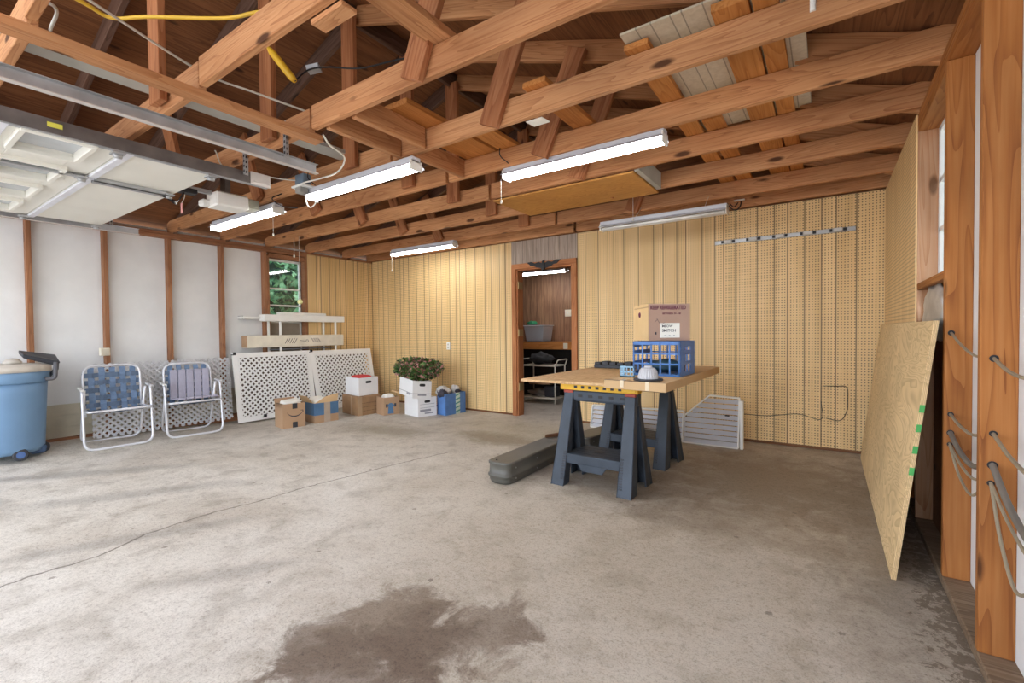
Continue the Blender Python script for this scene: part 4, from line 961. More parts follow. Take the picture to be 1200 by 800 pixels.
# blue and brown carton with open flaps
ax = unit(math.radians(84)); ay = unit(math.radians(174))
t, f = open_carton('blue_carton', (-5.48, 3.47, 0), ax, ay, .33, .36, .26, CARD, 'open carton with blue printed sides, between the smile box and the brown carton')
m = M(); fbox(m, f, .0, .33, -.002, 0, .10, .26); fbox(m, f, -.002, 0, 0, .36, .10, .26); m.build('blue_print', BLUETAPE, t)
m = M(); fbox(m, f, .13, .215, -.004, -.002, 0, .26); m.build('tape', plain('tan tape', (.42, .33, .25), .6), t)
m = M(); m.hexa([f(.01, 0, .26), f(.32, 0, .26), f(.32, .006, .26), f(.01, .006, .26)], [f(.18, .05, .33), f(.36, .05, .36), f(.36, .056, .36), f(.18, .056, .33)])
m.hexa([f(0, .05, .26), f(0, .33, .26), f(.006, .33, .26), f(.006, .05, .26)], [f(-.06, .08, .35), f(-.06, .31, .35), f(-.055, .31, .352), f(-.055, .08, .352)]); m.build('flap', CARDY, t)
m = M(); m.hexa([f(.03, .05, .15), f(.28, .05, .15), f(.28, .3, .15), f(.03, .3, .15)], [f(.04, .06, .29), f(.2, .05, .31), f(.22, .28, .33), f(.05, .25, .32)]); m.build('packing_paper', PAPER, t, bevel=.015)

# big brown carton with white file box on top
ax = unit(math.radians(88)); ay = unit(math.radians(170))
t = empty('brown_carton', (-5.65, 4.3, 0), label='wide closed brown carton under the white file box', cat='box')
O = Vector((-5.43, 4.10, 0)); axv = Vector(ax); ayv = Vector(ay); f = lambda u, v, z: tuple(O + axv*u + ayv*v + Vector((0, 0, z)))
m = M(); fbox(m, f, 0, .40, 0, .48, 0, .27); m.build('carton', CARDD, t, bevel=.006)
m = M()
for k in range(7):
    for j in range(3): fbox(m, f, .05+.045*k, .085+.045*k, -.001, 0, .06+.055*j, .066+.055*j)
m.build('print', plain('faint brown print', (.16, .09, .04), .8), t)
for z in (.135,): 
    m = M(); fbox(m, f, -.0015, 0, .16, .21, 0, .27); m.build('tape', plain('shiny tape', (.40, .27, .16), .3), t)
    m = M(); fbox(m, f, .0, .07, -.0015, 0, 0, .27); m.build('tape', bpy.data.materials['shiny tape'], t)
O2 = Vector((-5.47, 4.15, .275)); f2 = lambda u, v, z: tuple(O2 + axv*u + ayv*v + Vector((0, 0, z)))
t, f2 = open_carton('file_box', (-5.47, 4.15, .275), ax, ay, .33, .40, .255, WCARD, 'white file box of red cloth, on top of the brown carton', group='white file boxes')
m = M(); m.prism(rpoly(.115, .215, .17, .205, .017), -.002, .001, lambda x, y, z: f2(x, z, y)); m.build('hand_hole', BLACK, t)
m = M(); fbox(m, f2, .05, .28, .08, .34, .20, .275); m.build('red_cloth', REDM, t, bevel=.03, seg=3)

# small brown box with blue blob print
ax = unit(math.radians(75)); ay = unit(math.radians(165))
t, f = open_carton('small_carton', (-5.16, 4.33, 0), ax, ay, .24, .24, .25, CARD, 'small open brown box with blue print, between brown carton and file boxes')
m = M(); m.prism([(.06, .02), (.15, .02), (.14, .12), (.17, .13), (.12, .17), (.09, .17), (.04, .13), (.07, .12)], -.002, 0, lambda x, y, z: f(x, z, y)); m.build('blue_print', BLUETAPE, t)
m = M(); fbox(m, f, .03, .06, -.002, 0, .11, .16); fbox(m, f, .16, .19, -.002, 0, .11, .16); m.build('dark_print', PRINT, t)
m = M(); m.hexa([f(.02, .02, .18), f(.22, .02, .18), f(.22, .22, .18), f(.02, .22, .18)], [f(.06, .05, .30), f(.17, .03, .29), f(.19, .18, .29), f(.05, .17, .28)]); m.build('plastic_bag', PAPER, t, bevel=.02)

# two stacked file boxes and the plant
ax = unit(math.radians(74)); ay = unit(math.radians(166))
t, f = open_carton('file_box', (-4.645, 4.49, 0), ax, ay, .29, .37, .262, WCARD, 'lower white file box in the stack of two under the plant', group='white file boxes')
m = M(); m.prism(rpoly(.10, .19, .19, .225, .017), -.002, .001, lambda x, y, z: f(x, z, y)); m.build('hand_hole', BLACK, t)
m = M(); fbox(m, f, .03, .26, -.001, 0, .168, .173); fbox(m, f, .03, .26, -.001, 0, .12, .125); fbox(m, f, .03, .20, -.001, 0, .07, .10) ; fbox(m, f, .10, .24, -.001, 0, .035, .055); m.build('label_print', GREYPR, t)
Z0 = .272; lean = Vector((-.08, -.10, 1))
t, f = open_carton('file_box', (-4.66, 4.40, Z0), (ax[0], ax[1], -.10), (ay[0], ay[1], .10), .29, .37, .24, WCARD, 'upper white file box in the stack, tilted and holding the plant', group='white file boxes', lean=(-.02, .10, 1))
m = M(); m.prism(rpoly(.10, .19, .165, .20, .017), -.002, .001, lambda x, y, z: f(x, z, y)); m.build('hand_hole', BLACK, t)
m = M(); fbox(m, f, .08, .21, -.0012, 0, .035, .06); fbox(m, f, -.0012, 0, .06, .16, .035, .06); m.build('oval_logo', GREYPR, t)
m = M(); fbox(m, f, 0, .29, -.001, 0, .062, .066); fbox(m, f, -.001, 0, 0, .37, .062, .066); m.build('line_print', PRINT, t)
t = empty('potted_plant', (-4.83, 4.6, .5), label='bushy green plant with pinkish tips standing in the upper file box', cat='plant')
leaves('foliage', [LEAF, LEAFP], t, (-4.80, 4.66, .655), (.40, .30, .165), 2600, .034, 9, mats=.28)
m = M()
for k in range(7): a = k*.9; m.tube([(-4.83+.04*math.cos(a), 4.60+.04*math.sin(a), .33), (-4.82+.2*math.cos(a), 4.63+.14*math.sin(a), .62)], .006, 5)
m.build('stems', W_OLD, t)
# loose board beside
o = beam('wood_offcut', (-5.30, 4.62, .32), (-4.95, 4.70, .245), .09, .02, CARDY); tag(o, 'light wooden offcut poking out behind the small brown box', 'offcut')

# blue bag with clothes
t = empty('blue_box', (-4.5, 4.95, 0), label='blue shopping bag full of clothes, right end of the row by the back wall', cat='bag')
ax = unit(math.radians(86)); ay = unit(math.radians(168))
tb, f = open_carton('shopping_bag', (-4.40, 4.775, 0), ax, ay, .40, .20, .30, plain('blue bag plastic', (.085, .20, .47), .5, var=.12, scale=12), 'blue shopping bag full of clothes, right end of the row by the back wall', 'bag')
bpy.data.objects.remove(t)
m = M(); fbox(m, f, .20, .285, -.002, 0, 0, .30); m.build('stripe', plain('white green stripe', (.55, .68, .60), .6), tb)
m = M()
for k in range(5): m.hexa([f(.20, -.003, .02+.058*k), f(.285, -.003, .04+.058*k), f(.285, -.002, .04+.058*k), f(.20, -.002, .02+.058*k)], [f(.20, -.003, .04+.058*k), f(.285, -.003, .06+.058*k), f(.285, -.002, .06+.058*k), f(.20, -.002, .04+.058*k)])
m.build('stripe_print', plain('teal print', (.10, .32, .28), .6), tb)
LIGHTCL = plain('pale clothing', (.62, .60, .58), .9); DARKCL = plain('dark clothing', (.06, .055, .07), .9)
blob('pale_garment', (-4.53, 4.87, .325), (.10, .11, .075), LIGHTCL, tb, 2)
blob('dark_garment', (-4.48, 4.80, .31), (.07, .07, .055), DARKCL, tb, 3, .5)
blob('dark_garment', (-4.56, 4.97, .31), (.07, .06, .05), DARKCL, tb, 4, .5)
blob('pale_garment', (-4.50, 5.09, .33), (.07, .06, .07), LIGHTCL, tb, 6)
blob('dark_garment', (-4.44, 5.08, .315), (.035, .045, .03), DARKCL, tb, 7, .4)

# ------------------------------------------------------------------ back wall things
t = empty('wall_outlet', (-4.81, 5.30, .9), label='white power outlet on the back pegboard above the blue shopping bag', cat='outlet')
m = M(); m.box(-4.85, -4.78, 5.302, 5.309, .90, 1.015); m.build('face_plate', WHITE, t, bevel=.003)
for z in (.935, .98):
    m = M(); m.box(-4.83, -4.80, 5.299, 5.303, z-.013, z+.013); m.build('socket', plain('ivory socket', (.55, .52, .45), .4), t)
t = empty('tool_rail', (-.4, 5.3, 2.06), label='grey metal clip rail mounted across the back pegboard', cat='tool rail')
m = M(); m.box(-.995, .21, 5.296, 5.309, 2.062, 2.102); m.build('rail', GALV, t, bevel=.002)
for k in range(5):
    x = -.90+.235*k; m = M(); m.box(x, x+.07, 5.27, 5.297, 2.066, 2.10); o = m.build('clip', plain('pale clip', (.60, .60, .58), .4) if k == 0 else bpy.data.materials['pale clip'], t, bevel=.004)
    m = M(); m.box(x+.075, x+.10, 5.278, 5.297, 2.07, 2.095); m.box(x-.03, x-.008, 5.278, 5.297, 2.07, 2.095); m.build('jaw', BLACK, o)
# eagle ornament
t = empty('eagle_plaque', (-3.09, 5.27, 2.03), label='dark metal spread-wing eagle plaque above the doorway', cat='wall ornament')
def ey(y): return lambda x, z, w: (-3.095+x, y+w, 2.035+z)
m = M(); wing = [(.02, .03), (.07, .05), (.13, .035), (.19, .06), (.26, .055), (.22, .03), (.20, .01), (.15, .005), (.11, -.02), (.06, -.03), (.02, -.04)]
m.prism(wing, 0, .014, ey(5.268)); m.prism([(-x, z) for x, z in wing], 0, .014, ey(5.268)); m.build('wings', BLACK, t, bevel=.002)
m = M(); m.prism([(-.025, -.05), (0, -.075), (.025, -.05), (.03, .0), (.015, .045), (.02, .065), (-.01, .06), (-.015, .045), (-.03, 0)], 0, .026, ey(5.256)); m.build('body', BLACK, t, bevel=.004)

# far room: shelf, tote, cart, switch
t = empty('wall_bench', (-3.9, 7.0, 0), label='pine edged shelf along the brown panelling in the far room', cat='shelf')
beam('front_board', (-5.2, 6.84, .925), (-1.65, 6.84, .925), .03, .13, W_PLANK, t)
m = M(); m.box(-5.2, -1.65, 6.855, 7.2, .97, .99); m.build('shelf_top', W_PLANK, t)
m = M(); m.box(-5.2, -1.65, 7.15, 7.19, .02, .86); m.build('shade_board', plain('dark under shelf shade', (.02, .017, .015), .9), t)  # near-black colour stands in for the shade under the shelf
t = empty('switch_plate', (-3.73, 7.19, 1.4), label='cream switch plate on the brown panelling in the far room', cat='switch')
m = M(); m.box(-3.79, -3.67, 7.185, 7.199, 1.42, 1.54); m.build('plate', CREAMP, t, bevel=.003)
m = M(); m.box(-3.735, -3.725, 7.178, 7.186, 1.47, 1.49); m.build('toggle', WHITE, t)
m = M(); m.box(-3.63, -3.55, 6.815, 6.825, .87, .97); tag(m.build('outlet_plate', CREAMP, bevel=.003), 'cream outlet plate on the front edge of the far room shelf', 'outlet')
t = empty('storage_tote', (-4.12, 6.95, .99), label='clear plastic tote on the far room shelf', cat='storage box')
m = M(); m.hexa([(-4.36, 6.82, .995), (-4.03, 6.82, .995), (-4.03, 7.12, .995), (-4.36, 7.12, .995)], [(-4.40, 6.80, 1.26), (-4.00, 6.80, 1.26), (-4.00, 7.15, 1.26), (-4.40, 7.15, 1.26)]); m.build('tub', TOTE, t, bevel=.01)
m = M(); m.box(-4.41, -3.99, 6.79, 7.16, 1.26, 1.275); m.build('rim', plain('white tote rim', (.7, .75, .8), .4), t, bevel=.004)
blob('pale_contents', (-4.23, 6.93, 1.13), (.1, .07, .08), LIGHTCL, t, 5); blob('dark_contents', (-4.11, 6.94, 1.09), (.08, .07, .07), plain('blue grey stuff', (.12, .15, .2), .8), t, 8)
tag(blob('green_cloth', (-4.30, 6.92, 1.31), (.09, .07, .04), plain('green cloth', (.03, .22, .10), .8), None, 4, .5), 'green cloth lying on top of the clear tote', 'cloth')
t = empty('utility_cart', (-3.87, 6.8, 0), label='cream tubular two shelf cart in the far room', cat='cart')
CX0, CX1, CY0, CY1 = -4.17, -3.57, 6.42, 6.75
for z in (.08, .60):
    m = M(); m.box(CX0, CX1, CY0, CY1, z, z+.025); m.build('tray', plain('cream enamel', (.74, .70, .60), .4) if z == .08 else bpy.data.materials['cream enamel'], t, bevel=.005)
CE = bpy.data.materials['cream enamel']
for x, s in ((CX0, -1), (CX1, 1)):
    for y in (CY0, CY1):
        m = M(); m.tube([(x, y, .01), (x, y, .62)], .011, 8); m.build('leg', CE, t)
    m = M(); m.tube(rounded([(x, CY0, .60), (x+s*.05, CY0, .71), (x+s*.05, CY1, .71), (x, CY1, .60)], .04), .011, 8); m.build('handle', CE, t)
tag(blob('duffel_bag', (-3.92, 6.58, .72), (.21, .13, .085), plain('black bag cloth', (.03, .03, .033), .7), None, 12, .55), 'black crumpled bag on the top tray of the cart', 'bag')
m = M(); m.box(-4.10, -3.70, 6.47, 6.66, .30, .36); m.box(-4.05, -3.80, 6.50, 6.62, .36, .42); tag(m.build('folded_cartons', CARD, bevel=.01), 'brown flat cartons sitting between the trays of the cart', 'carton')
tag(blob('tool_pile', (-3.95, 6.57, .16), (.19, .12, .055), plain('grey clutter', (.16, .14, .12), .7), None, 16, .7), 'grey clutter of small tools on the lower tray of the cart', 'tools')
m = M(); m.box(-3.80, -3.62, 6.47, 6.68, .106, .27); tag(m.build('parts_case', BLACKP, bevel=.01), 'dark plastic case at the right of the lower cart tray', 'case')

# ------------------------------------------------------------------ sawhorses and table
def sawhorse(label):
    t = empty('sawhorse', (0, 0, 0), label=label, cat='sawhorse', group='plastic sawhorses under the table')
    # local: beam along x, z up; feet at y -.21/.19
    m = M(); m.box(-.30, .30, -.035, .035, .62, .705); m.box(-.24, .24, -.045, -.035, .63, .70); m.build('top_beam', NAVYG, t, bevel=.006)
    m = M(); m.box(-.325, .305, -.045, .045, .705, .762); m.box(-.30, .29, -.052, -.045, .715, .752); o = m.build('top_rail', YELLOW, t, bevel=.004)
    m = M()
    for k in range(7): m.box(-.20+.06*k, -.175+.06*k, -.0545, -.052, .722, .742)
    m.build('rail_mark', PRINT, o)
    m = M()
    for k in range(5): m.box(-.17+.085*k, -.135+.085*k, -.048, -.0445, .655, .675)
    m.build('slot', BLACK, t)
    for sx in (-1, 1):
        for sy in (-1, 1):
            xt, xb_ = sx*.248, sx*.265; yt, yb = sy*.035, sy*.215; hw = .052
            m = M()
            # outer flange
            m.hexa([(xb_-hw, yb, 0), (xb_+hw, yb, 0), (xb_+hw, yb-sy*.022, 0), (xb_-hw, yb-sy*.022, 0)], [(xt-hw*.75, yt+sy*.012, .69), (xt+hw*.75, yt+sy*.012, .69), (xt+hw*.75, yt-sy*.010, .69), (xt-hw*.75, yt-sy*.010, .69)])
            # side flange running inwards
            m.hexa([(xb_+sx*hw, yb, 0), (xb_+sx*(hw-.014), yb, 0), (xb_+sx*(hw-.014), yb-sy*.12, 0), (xb_+sx*hw, yb-sy*.12, 0)], [(xt+sx*hw*.75, yt+sy*.01, .69), (xt+sx*(hw*.75-.012), yt+sy*.01, .69), (xt+sx*(hw*.75-.012), yt-sy*.03, .69), (xt+sx*hw*.75, yt-sy*.03, .69)])
            m.hexa([(xb_-sx*hw, yb, 0), (xb_-sx*(hw-.014), yb, 0), (xb_-sx*(hw-.014), yb-sy*.10, 0), (xb_-sx*hw, yb-sy*.10, 0)], [(xt-sx*hw*.75, yt+sy*.01, .66), (xt-sx*(hw*.75-.012), yt+sy*.01, .66), (xt-sx*(hw*.75-.012), yt-sy*.03, .66), (xt-sx*hw*.75, yt-sy*.03, .66)])
            lg = m.build('leg', NAVYG, t, bevel=.004)
            m = M()
            for k in range(12):
                z = .05+.018*k; kk = z/.69; y = yb+(yt+sy*.012-yb)*kk; x = xb_+(xt-xb_)*kk
                m.box(x-sx*.045, x-sx*.02, y-.002, y+.002, z, z+.008)
            m.tube([(xt, yt+sy*.028, .58), (xt, yt+sy*.034, .58)], .006, 8)
            m.build('grip_rib', BLACKP, lg)
    for sx in (-1, 1):
        m = M(); m.box(sx*.25-.04, sx*.25+.04, -.055, .055, .684, .706); m.build('red_latch', REDP, t, bevel=.003)
    # shelf
    m = M(); m.box(-.23, .23, -.155, .155, .215, .235); 
    for s in (-1, 1): m.box(-.23, .23, s*.155-.006, s*.155+.006, .165, .237)
    sh = m.build('shelf', NAVYG, t, bevel=.004)
    m = M(); m.prism([(-.12, .175), (-.08, .12), (.08, .12), (.12, .175)], -.168, -.158, lambda x, y, z: (x, z, y)); m.build('shelf_tab', NAVYG, sh, bevel=.003)
    m = M()
    for y in (-.09, -.03, .03, .09): m.box(-.21, .21, y-.004, y+.004, .235, .2365)
    m.box(-.06, .02, -.02, .03, .236, .2375); m.build('tray_recess', BLACK, sh)
    return t
s1 = sawhorse('near charcoal plastic sawhorse with yellow top rail, under the front of the table')
s2 = copy_tree(s1); s2['label'] = 'far charcoal plastic sawhorse, under the back right of the table'
s1.matrix_basis = Matrix.Translation((-1.42, 3.265, 0)) @ Matrix.Rotation(-.02, 4, 'Z')
s2.matrix_basis = Matrix.Translation((-1.40, 4.08, 0)) @ Matrix.Rotation(-.10, 4, 'Z')

t = empty('table_top', (-1.45, 3.9, .765), label='large plywood sheet laid on the sawhorses as a table top', cat='table top')
m = M(); m.hexa([(-2.04, 3.10, .764), (-.93, 3.09, .764), (-.86, 4.62, .764), (-2.04, 4.62, .764)], [(-2.04, 3.10, .784), (-.93, 3.09, .784), (-.86, 4.62, .784), (-2.04, 4.62, .784)]); m.build('sheet', TABLEPLY, t, bevel=.002)
t = empty('flat_carton', (-1.0, 3.5, .785), label='long flat cardboard carton lying on the right side of the table top', cat='carton')
m = M(); m.hexa([(-1.215, 2.845, .786), (-.80, 2.80, .786), (-.775, 4.33, .786), (-1.19, 4.37, .786)], [(-1.215, 2.845, .843), (-.80, 2.80, .843), (-.775, 4.33, .843), (-1.19, 4.37, .843)]); m.build('carton', [CARDY], t, bevel=.003)
m = M(); m.hexa([(-1.212, 2.843, .8425), (-.802, 2.798, .8425), (-.802, 2.802, .8425), (-1.212, 2.848, .8425)], [(-1.212, 2.843, .844), (-.802, 2.798, .844), (-.802, 2.802, .844), (-1.212, 2.848, .844)]); m.build('lid_seam', PRINT, t)
m = M(); m.hexa([(-1.10, 2.828, .80), (-1.075, 2.826, .80), (-1.075, 2.829, .80), (-1.10, 2.832, .80)], [(-1.10, 2.828, .845), (-1.075, 2.826, .845), (-1.075, 2.9, .845), (-1.10, 2.9, .845)]); m.hexa([(-.93, 2.811, .79), (-.905, 2.809, .79), (-.905, 2.812, .79), (-.93, 2.815, .79)], [(-.93, 2.811, .845), (-.905, 2.809, .845), (-.905, 2.87, .845), (-.93, 2.87, .845)]); m.build('tape', plain('clear tape', (.66, .55, .38), .3), t)

# milk crate
def crate():
    a = math.radians(-2); t = empty('milk_crate', (-.98, 3.38, .845), label='blue milk crate on the flat carton', cat='crate')
    O = Vector((-1.15, 3.212, .846)); X = Vector((math.cos(a), math.sin(a), 0)); Y = Vector((-math.sin(a), math.cos(a), 0)); W_, D_, H_ = .33, .36, .24
    f = lambda u, v, z: tuple(O+X*u+Y*v+Vector((0, 0, z)))
    m = M(); th = .009
    def side(fn, L, cols, wide=False):
        zs = [0, .014, .078, .088, .148, .158, .215, .24] if not wide else [0, .03, .078, .10, .145, .175, .20, .24]
        for z0, z1 in ((zs[0], zs[1]), (zs[2], zs[3]), (zs[4], zs[5]), (zs[6], zs[7])): fn(m, 0, L, z0, z1)
        for k in range(cols+1):
            u = (L-.012)*k/cols; fn(m, u, u+.010, .01, .235)
    side(lambda m, a_, b_, z0, z1: fbox(m, f, a_, b_, 0, th, z0, z1), W_, 5)
    side(lambda m, a_, b_, z0, z1: fbox(m, f, a_, b_, D_-th, D_, z0, z1), W_, 5)
    side(lambda m, a_, b_, z0, z1: fbox(m, f, W_-th, W_, a_, b_, z0, z1), D_, 4, True)
    side(lambda m, a_, b_, z0, z1: fbox(m, f, 0, th, a_, b_, z0, z1), D_, 4, True)
    m.build('crate_body', CRATE, t, bevel=.001)
    m = M(); fbox(m, f, W_-.004, W_+.001, .02, .10, .03, .225); fbox(m, f, W_-.004, W_+.001, .25, .34, .03, .225); m.build('side_panel', CRATE, t)
    m = M()
    for k in range(9): fbox(m, f, .01+.035*k, .02+.036*k, .006, D_-.006, 0, .006)
    for k in range(9): fbox(m, f, .006, W_-.006, .01+.037*k, .02+.037*k, 0, .006)
    m.build('bottom_grid', CRATE, t)
    return f
fc = crate()
tag(blob('crate_contents', fc(.17, .18, .06), (.12, .12, .045), plain('dark blue green stuff', (.03, .08, .12), .5), None, 21, .4), 'dark lumpy things lying inside the blue milk crate', 'contents')
t = empty('refrigerated_carton', (-1.0, 3.45, 1.087), label='brown carton reading KEEP REFRIGERATED on top of the milk crate', cat='box')
a = math.radians(35); O = Vector((-1.047, 3.24, 1.0875)); X = Vector((math.cos(a), math.sin(a), 0)); Y = Vector((-math.sin(a), math.cos(a), 0)); f = lambda u, v, z: tuple(O+X*u+Y*v+Vector((0, 0, z)))
m = M(); fbox(m, f, 0, .297, 0, .36, 0, .262); m.build('carton', plain('mauve brown carton', (.43, .28, .21), .85, var=.05), t, bevel=.003)
m = M(); fbox(m, f, -.0008, 0, 0, .36, .001, .262); m.build('side_face', plain('yellowish carton side', (.66, .46, .23), .85, var=.05), t)
m = M(); fbox(m, f, -.002, -.0008, .0, .36, .236, .243); m.build('tape_edge', plain('brown edge', (.40, .26, .13), .8), t)
m = M(); m.tube([f(-.003, .20+.014*math.cos(k), .19+.014*math.sin(k)) for k in [j*PI/4 for j in range(8)]], .006, 6, closed=True); m.build('side_stamp', PURPLE, t)
p = f(.014, -.0012, .222); textobj('KEEP REFRIGERATED', .038, None, *p, X, (0, 0, 1), PURPLE, t, 'lettering', bold=.0012, sx=.72)
p = f(.10, -.0012, .187); textobj('BETWEEN 34 - 40', .017, None, *p, X, (0, 0, 1), PURPLE, t, 'lettering', bold=.0004)
m = M(); fbox(m, f, .082, .222, -.0015, 0, .022, .125); lb = m.build('label', PAPER, t)
for s_, z_, sz in (('MEOW', .096, .024), ('SMITCH', .064, .028), ('', .03, .015)):
    if s_: p = f(.096, -.0022, z_); textobj(s_, sz, None, *p, X, (0, 0, 1), PRINT, lb, 'handwriting', bold=.0003)
m = M()
for k in range(7): fbox(m, f, .096+.016*k, .107+.016*k, -.0022, -.0015, .034, .036+.004*(k % 2))
m.build('handwriting', GREYPR, lb)
m = M(); m.tube(catmull([f(.045, -.002, .135), f(.062, -.002, .15), f(.058, -.002, .162), f(.07, -.002, .14), f(.085, -.002, .12), f(.10, -.002, .118), f(.115, -.002, .13)]), .0012, 5); fbox(m, f, .045, .058, -.001, 0, .045, .062); m.build('scribble', PRINT, t)
# tray and dish
t = empty('blue_basket', (-1.15, 3.09, .845), label='pale blue plastic basket at the left of the milk crate', cat='basket')
m = M(); a0 = Vector((-1.19, 3.06, .846))
for z in (0, .028, .062): 
    m.box(a0.x, a0.x+.10, a0.y, a0.y+.006, a0.z+z, a0.z+z+.010); m.box(a0.x, a0.x+.006, a0.y, a0.y+.10, a0.z+z, a0.z+z+.010); m.box(a0.x+.094, a0.x+.10, a0.y, a0.y+.03, a0.z+z, a0.z+z+.010)
for u in (0, .024, .048, .072, .094): m.box(a0.x+u, a0.x+u+.005, a0.y, a0.y+.005, a0.z, a0.z+.07); m.box(a0.x, a0.x+.005, a0.y+u, a0.y+u+.005, a0.z, a0.z+.07)
m.box(a0.x, a0.x+.10, a0.y, a0.y+.03, a0.z, a0.z+.005); m.build('basket', LBLUE, t)
t = empty('ribbed_dome_light', (-.945, 2.915, .845), label='clear ribbed glass dome on a black disc base, front of the flat carton', cat='dome light')
m = M(); m.lathe([(.001, 0), (.088, 0), (.092, .006), (.088, .012), (.001, .012)], (-.945, 2.915, .8445), 30); m.build('base', BLACKP, t)
m = M(); m.lathe([(.060, .012), (.060, .03), (.050, .066), (.040, .078), (.024, .083), (.022, .094), (.001, .095)], (-.945, 2.915, .8445), 48, ribs=1, rib=.05, smooth=False); m.build('glass_dome', plain('grey white ribbed glass', (.50, .50, .52), .2, var=.1), t)
# black organiser
t = empty('black_organiser', (-1.8, 4.45, .785), label='black slotted plastic organiser on the far left of the table top', cat='organiser')
m = M(); m.box(-1.98, -1.42, 4.38, 4.48, .786, .82); m.build('base', BLACKP, t, bevel=.004)
m = M()
for k in range(7): m.box(-1.97+.08*k, -1.905+.08*k, 4.37, 4.47, .82, .845+.012*((k*5) % 3)/2)
m.build('compartment', BLACKP, t, bevel=.004)

# ------------------------------------------------------------------ long grey cases
def long_case(O, ang, L, w, h, label):
    t = empty('long_case', O, label=label, cat='case', group='long grey plastic cases')
    X = Vector((math.cos(ang), math.sin(ang), 0)); Y = Vector((-math.sin(ang), math.cos(ang), 0)); O = Vector(O)
    mp = lambda u, v, z: tuple(O+X*u+Y*v+Vector((0, 0, z)))
    sh = lambda e: rpoly(-e, L+e, -w/2-e, w/2+e, w*.30, 6)
    m = M(); rings = []
    for e, z in ((-.02, 0), (-.006, .012), (0, .03), (.002, .055), (.009, .058), (.009, .072), (.002, .075), (0, h-.02), (.006, h-.014), (.006, h-.002), (-.004, h+.003)):
        rings.append([m.bm.verts.new(mp(x, y, z)) for x, y in sh(e)])
    for A_, B_ in zip(rings, rings[1:]):
        for k in range(len(A_)): m._f([A_[k], A_[(k+1) % len(A_)], B_[(k+1) % len(A_)], B_[k]], True)
    m._f(rings[0][::-1]); m._f(rings[-1]); m.build('case_body', GREYTOTE, t)
    m = M()
    for u in (.10, .42, .75):
        for z in (h*.72, .04): m.tube([mp(u, -w/2-.004, z), mp(u, -w/2+.0, z)], .006, 8)
    m.build('rivet', GALV, t)
    m = M(); m.tube([mp(.05, .04, h), mp(.05, .04, h+.008)], .008, 8); m.build('stud_cap', BLACK, t)
long_case((-2.075, 2.82, 0), math.radians(91), 1.05, .205, .168, 'long dark grey rounded case on the floor left of the near sawhorse')
long_case((-1.95, 3.95, 0), math.radians(80), 1.05, .21, .165, 'long dark grey rounded case on the floor behind the near sawhorse')
m = M(); m.hexa([(-2.20, 3.70, .05), (-2.06, 3.86, .05), (-2.08, 3.90, .05), (-2.22, 3.74, .05)], [(-2.17, 3.72, .19), (-2.04, 3.90, .21), (-2.06, 3.92, .21), (-2.2, 3.76, .19)])
tag(m.build('rusty_bracket', RUST, bevel=.004), 'rusty brown metal scrap on the long case beside the near sawhorse leg', 'scrap')

# ------------------------------------------------------------------ louvred panels
def louvre(name, poly, y, lean, label, mid=None, slat=.052):
    """poly in (x,z); louvres follow the outline"""
    t = empty(name, ((poly[0][0]+poly[1][0])/2, y, 0), label=label, cat='louvred panel', group='white louvred panels')
    f = lambda x, z, w: (x, y + lean*z + w, z)
    xs0 = min(p[0] for p in poly); zmax = max(p[1] for p in poly)
    def span(z):
        xs = []
        for (xa, za), (xb, zb) in zip(poly, poly[1:]+poly[:1]):
            if (za <= z < zb) or (zb <= z < za): xs.append(xa+(xb-xa)*(z-za)/(zb-za))
        return (min(xs), max(xs)) if len(xs) >= 2 else None
    m = M(); z = .015
    while z+slat < zmax:
        s = span(z+slat*.5)
        if s and s[1]-s[0] > .05:
            a, b = s; m.hexa([f(a, z, -.022), f(b, z, -.022), f(b, z+.003, -.026), f(a, z+.003, -.026)], [f(a, z+slat*.64, .022), f(b, z+slat*.64, .022), f(b, z+slat*.64+.003, .018), f(a, z+slat*.64+.003, .018)])
        z += slat
    m.build('slat_panel', LOUV, t)
    m = M()
    for (xa, za), (xb, zb) in zip(poly, poly[1:]+poly[:1]): m.bar(f(xa, za, 0), f(xb, zb, 0), .014, .05, (0, 1, 0))
    m.build('frame', WHITE, t, bevel=.002)
    return t
l1 = louvre('louvred_panel', [(-1.24, .01), (-.715, .01), (-.71, .49), (-.985, .50), (-1.24, .265)], 4.93, .10, 'white louvred panel with a slanted upper left corner, right of the sawhorses')
m = M(); m.box(-.84, -.80, 4.955, 4.965, .305, .318); m.build('catch', BLACK, l1)
m = M(); m.box(-.70, -.672, 4.92, 4.98, .0, .47); m.build('side_channel', WHITE, l1, bevel=.003)
louvre('louvred_panel', [(-2.36, .01), (-1.27, .01), (-1.28, .29), (-2.34, .27)], 5.13, .08, 'low white louvred panel behind the sawhorses against the back wall')

# ------------------------------------------------------------------ leaning plywood at right
t = empty('leaning_plywood', (.25, 3.9, 0), label='plywood sheet leaning against the right wall studs', cat='plywood sheet')
H = 1.205; ang = math.atan2(.14, 1.19)
def pf(u, v, w): return (.245+(.385-.245)*w/H+v, 2.725+u, w*.988+0.002)
m = M(); m.hexa([pf(0, 0, 0), pf(2.44, 0, 0), pf(2.44, .018, 0), pf(0, .018, 0)], [pf(-.0, 0, H), pf(2.44, 0, H), pf(2.44, .018, H), pf(-.0, .018, H)]); m.build('sheet', PLY, t, wm=None)
m = M()
for k in range(3): m.hexa([pf(-.0012, .003+.005*k, 0), pf(0, .003+.005*k, 0), pf(0, .005+.005*k, 0), pf(-.0012, .005+.005*k, 0)], [pf(-.0012, .003+.005*k, H), pf(0, .003+.005*k, H), pf(0, .005+.005*k, H), pf(-.0012, .005+.005*k, H)])
m.build('edge_ply', PLYEDGE, t)
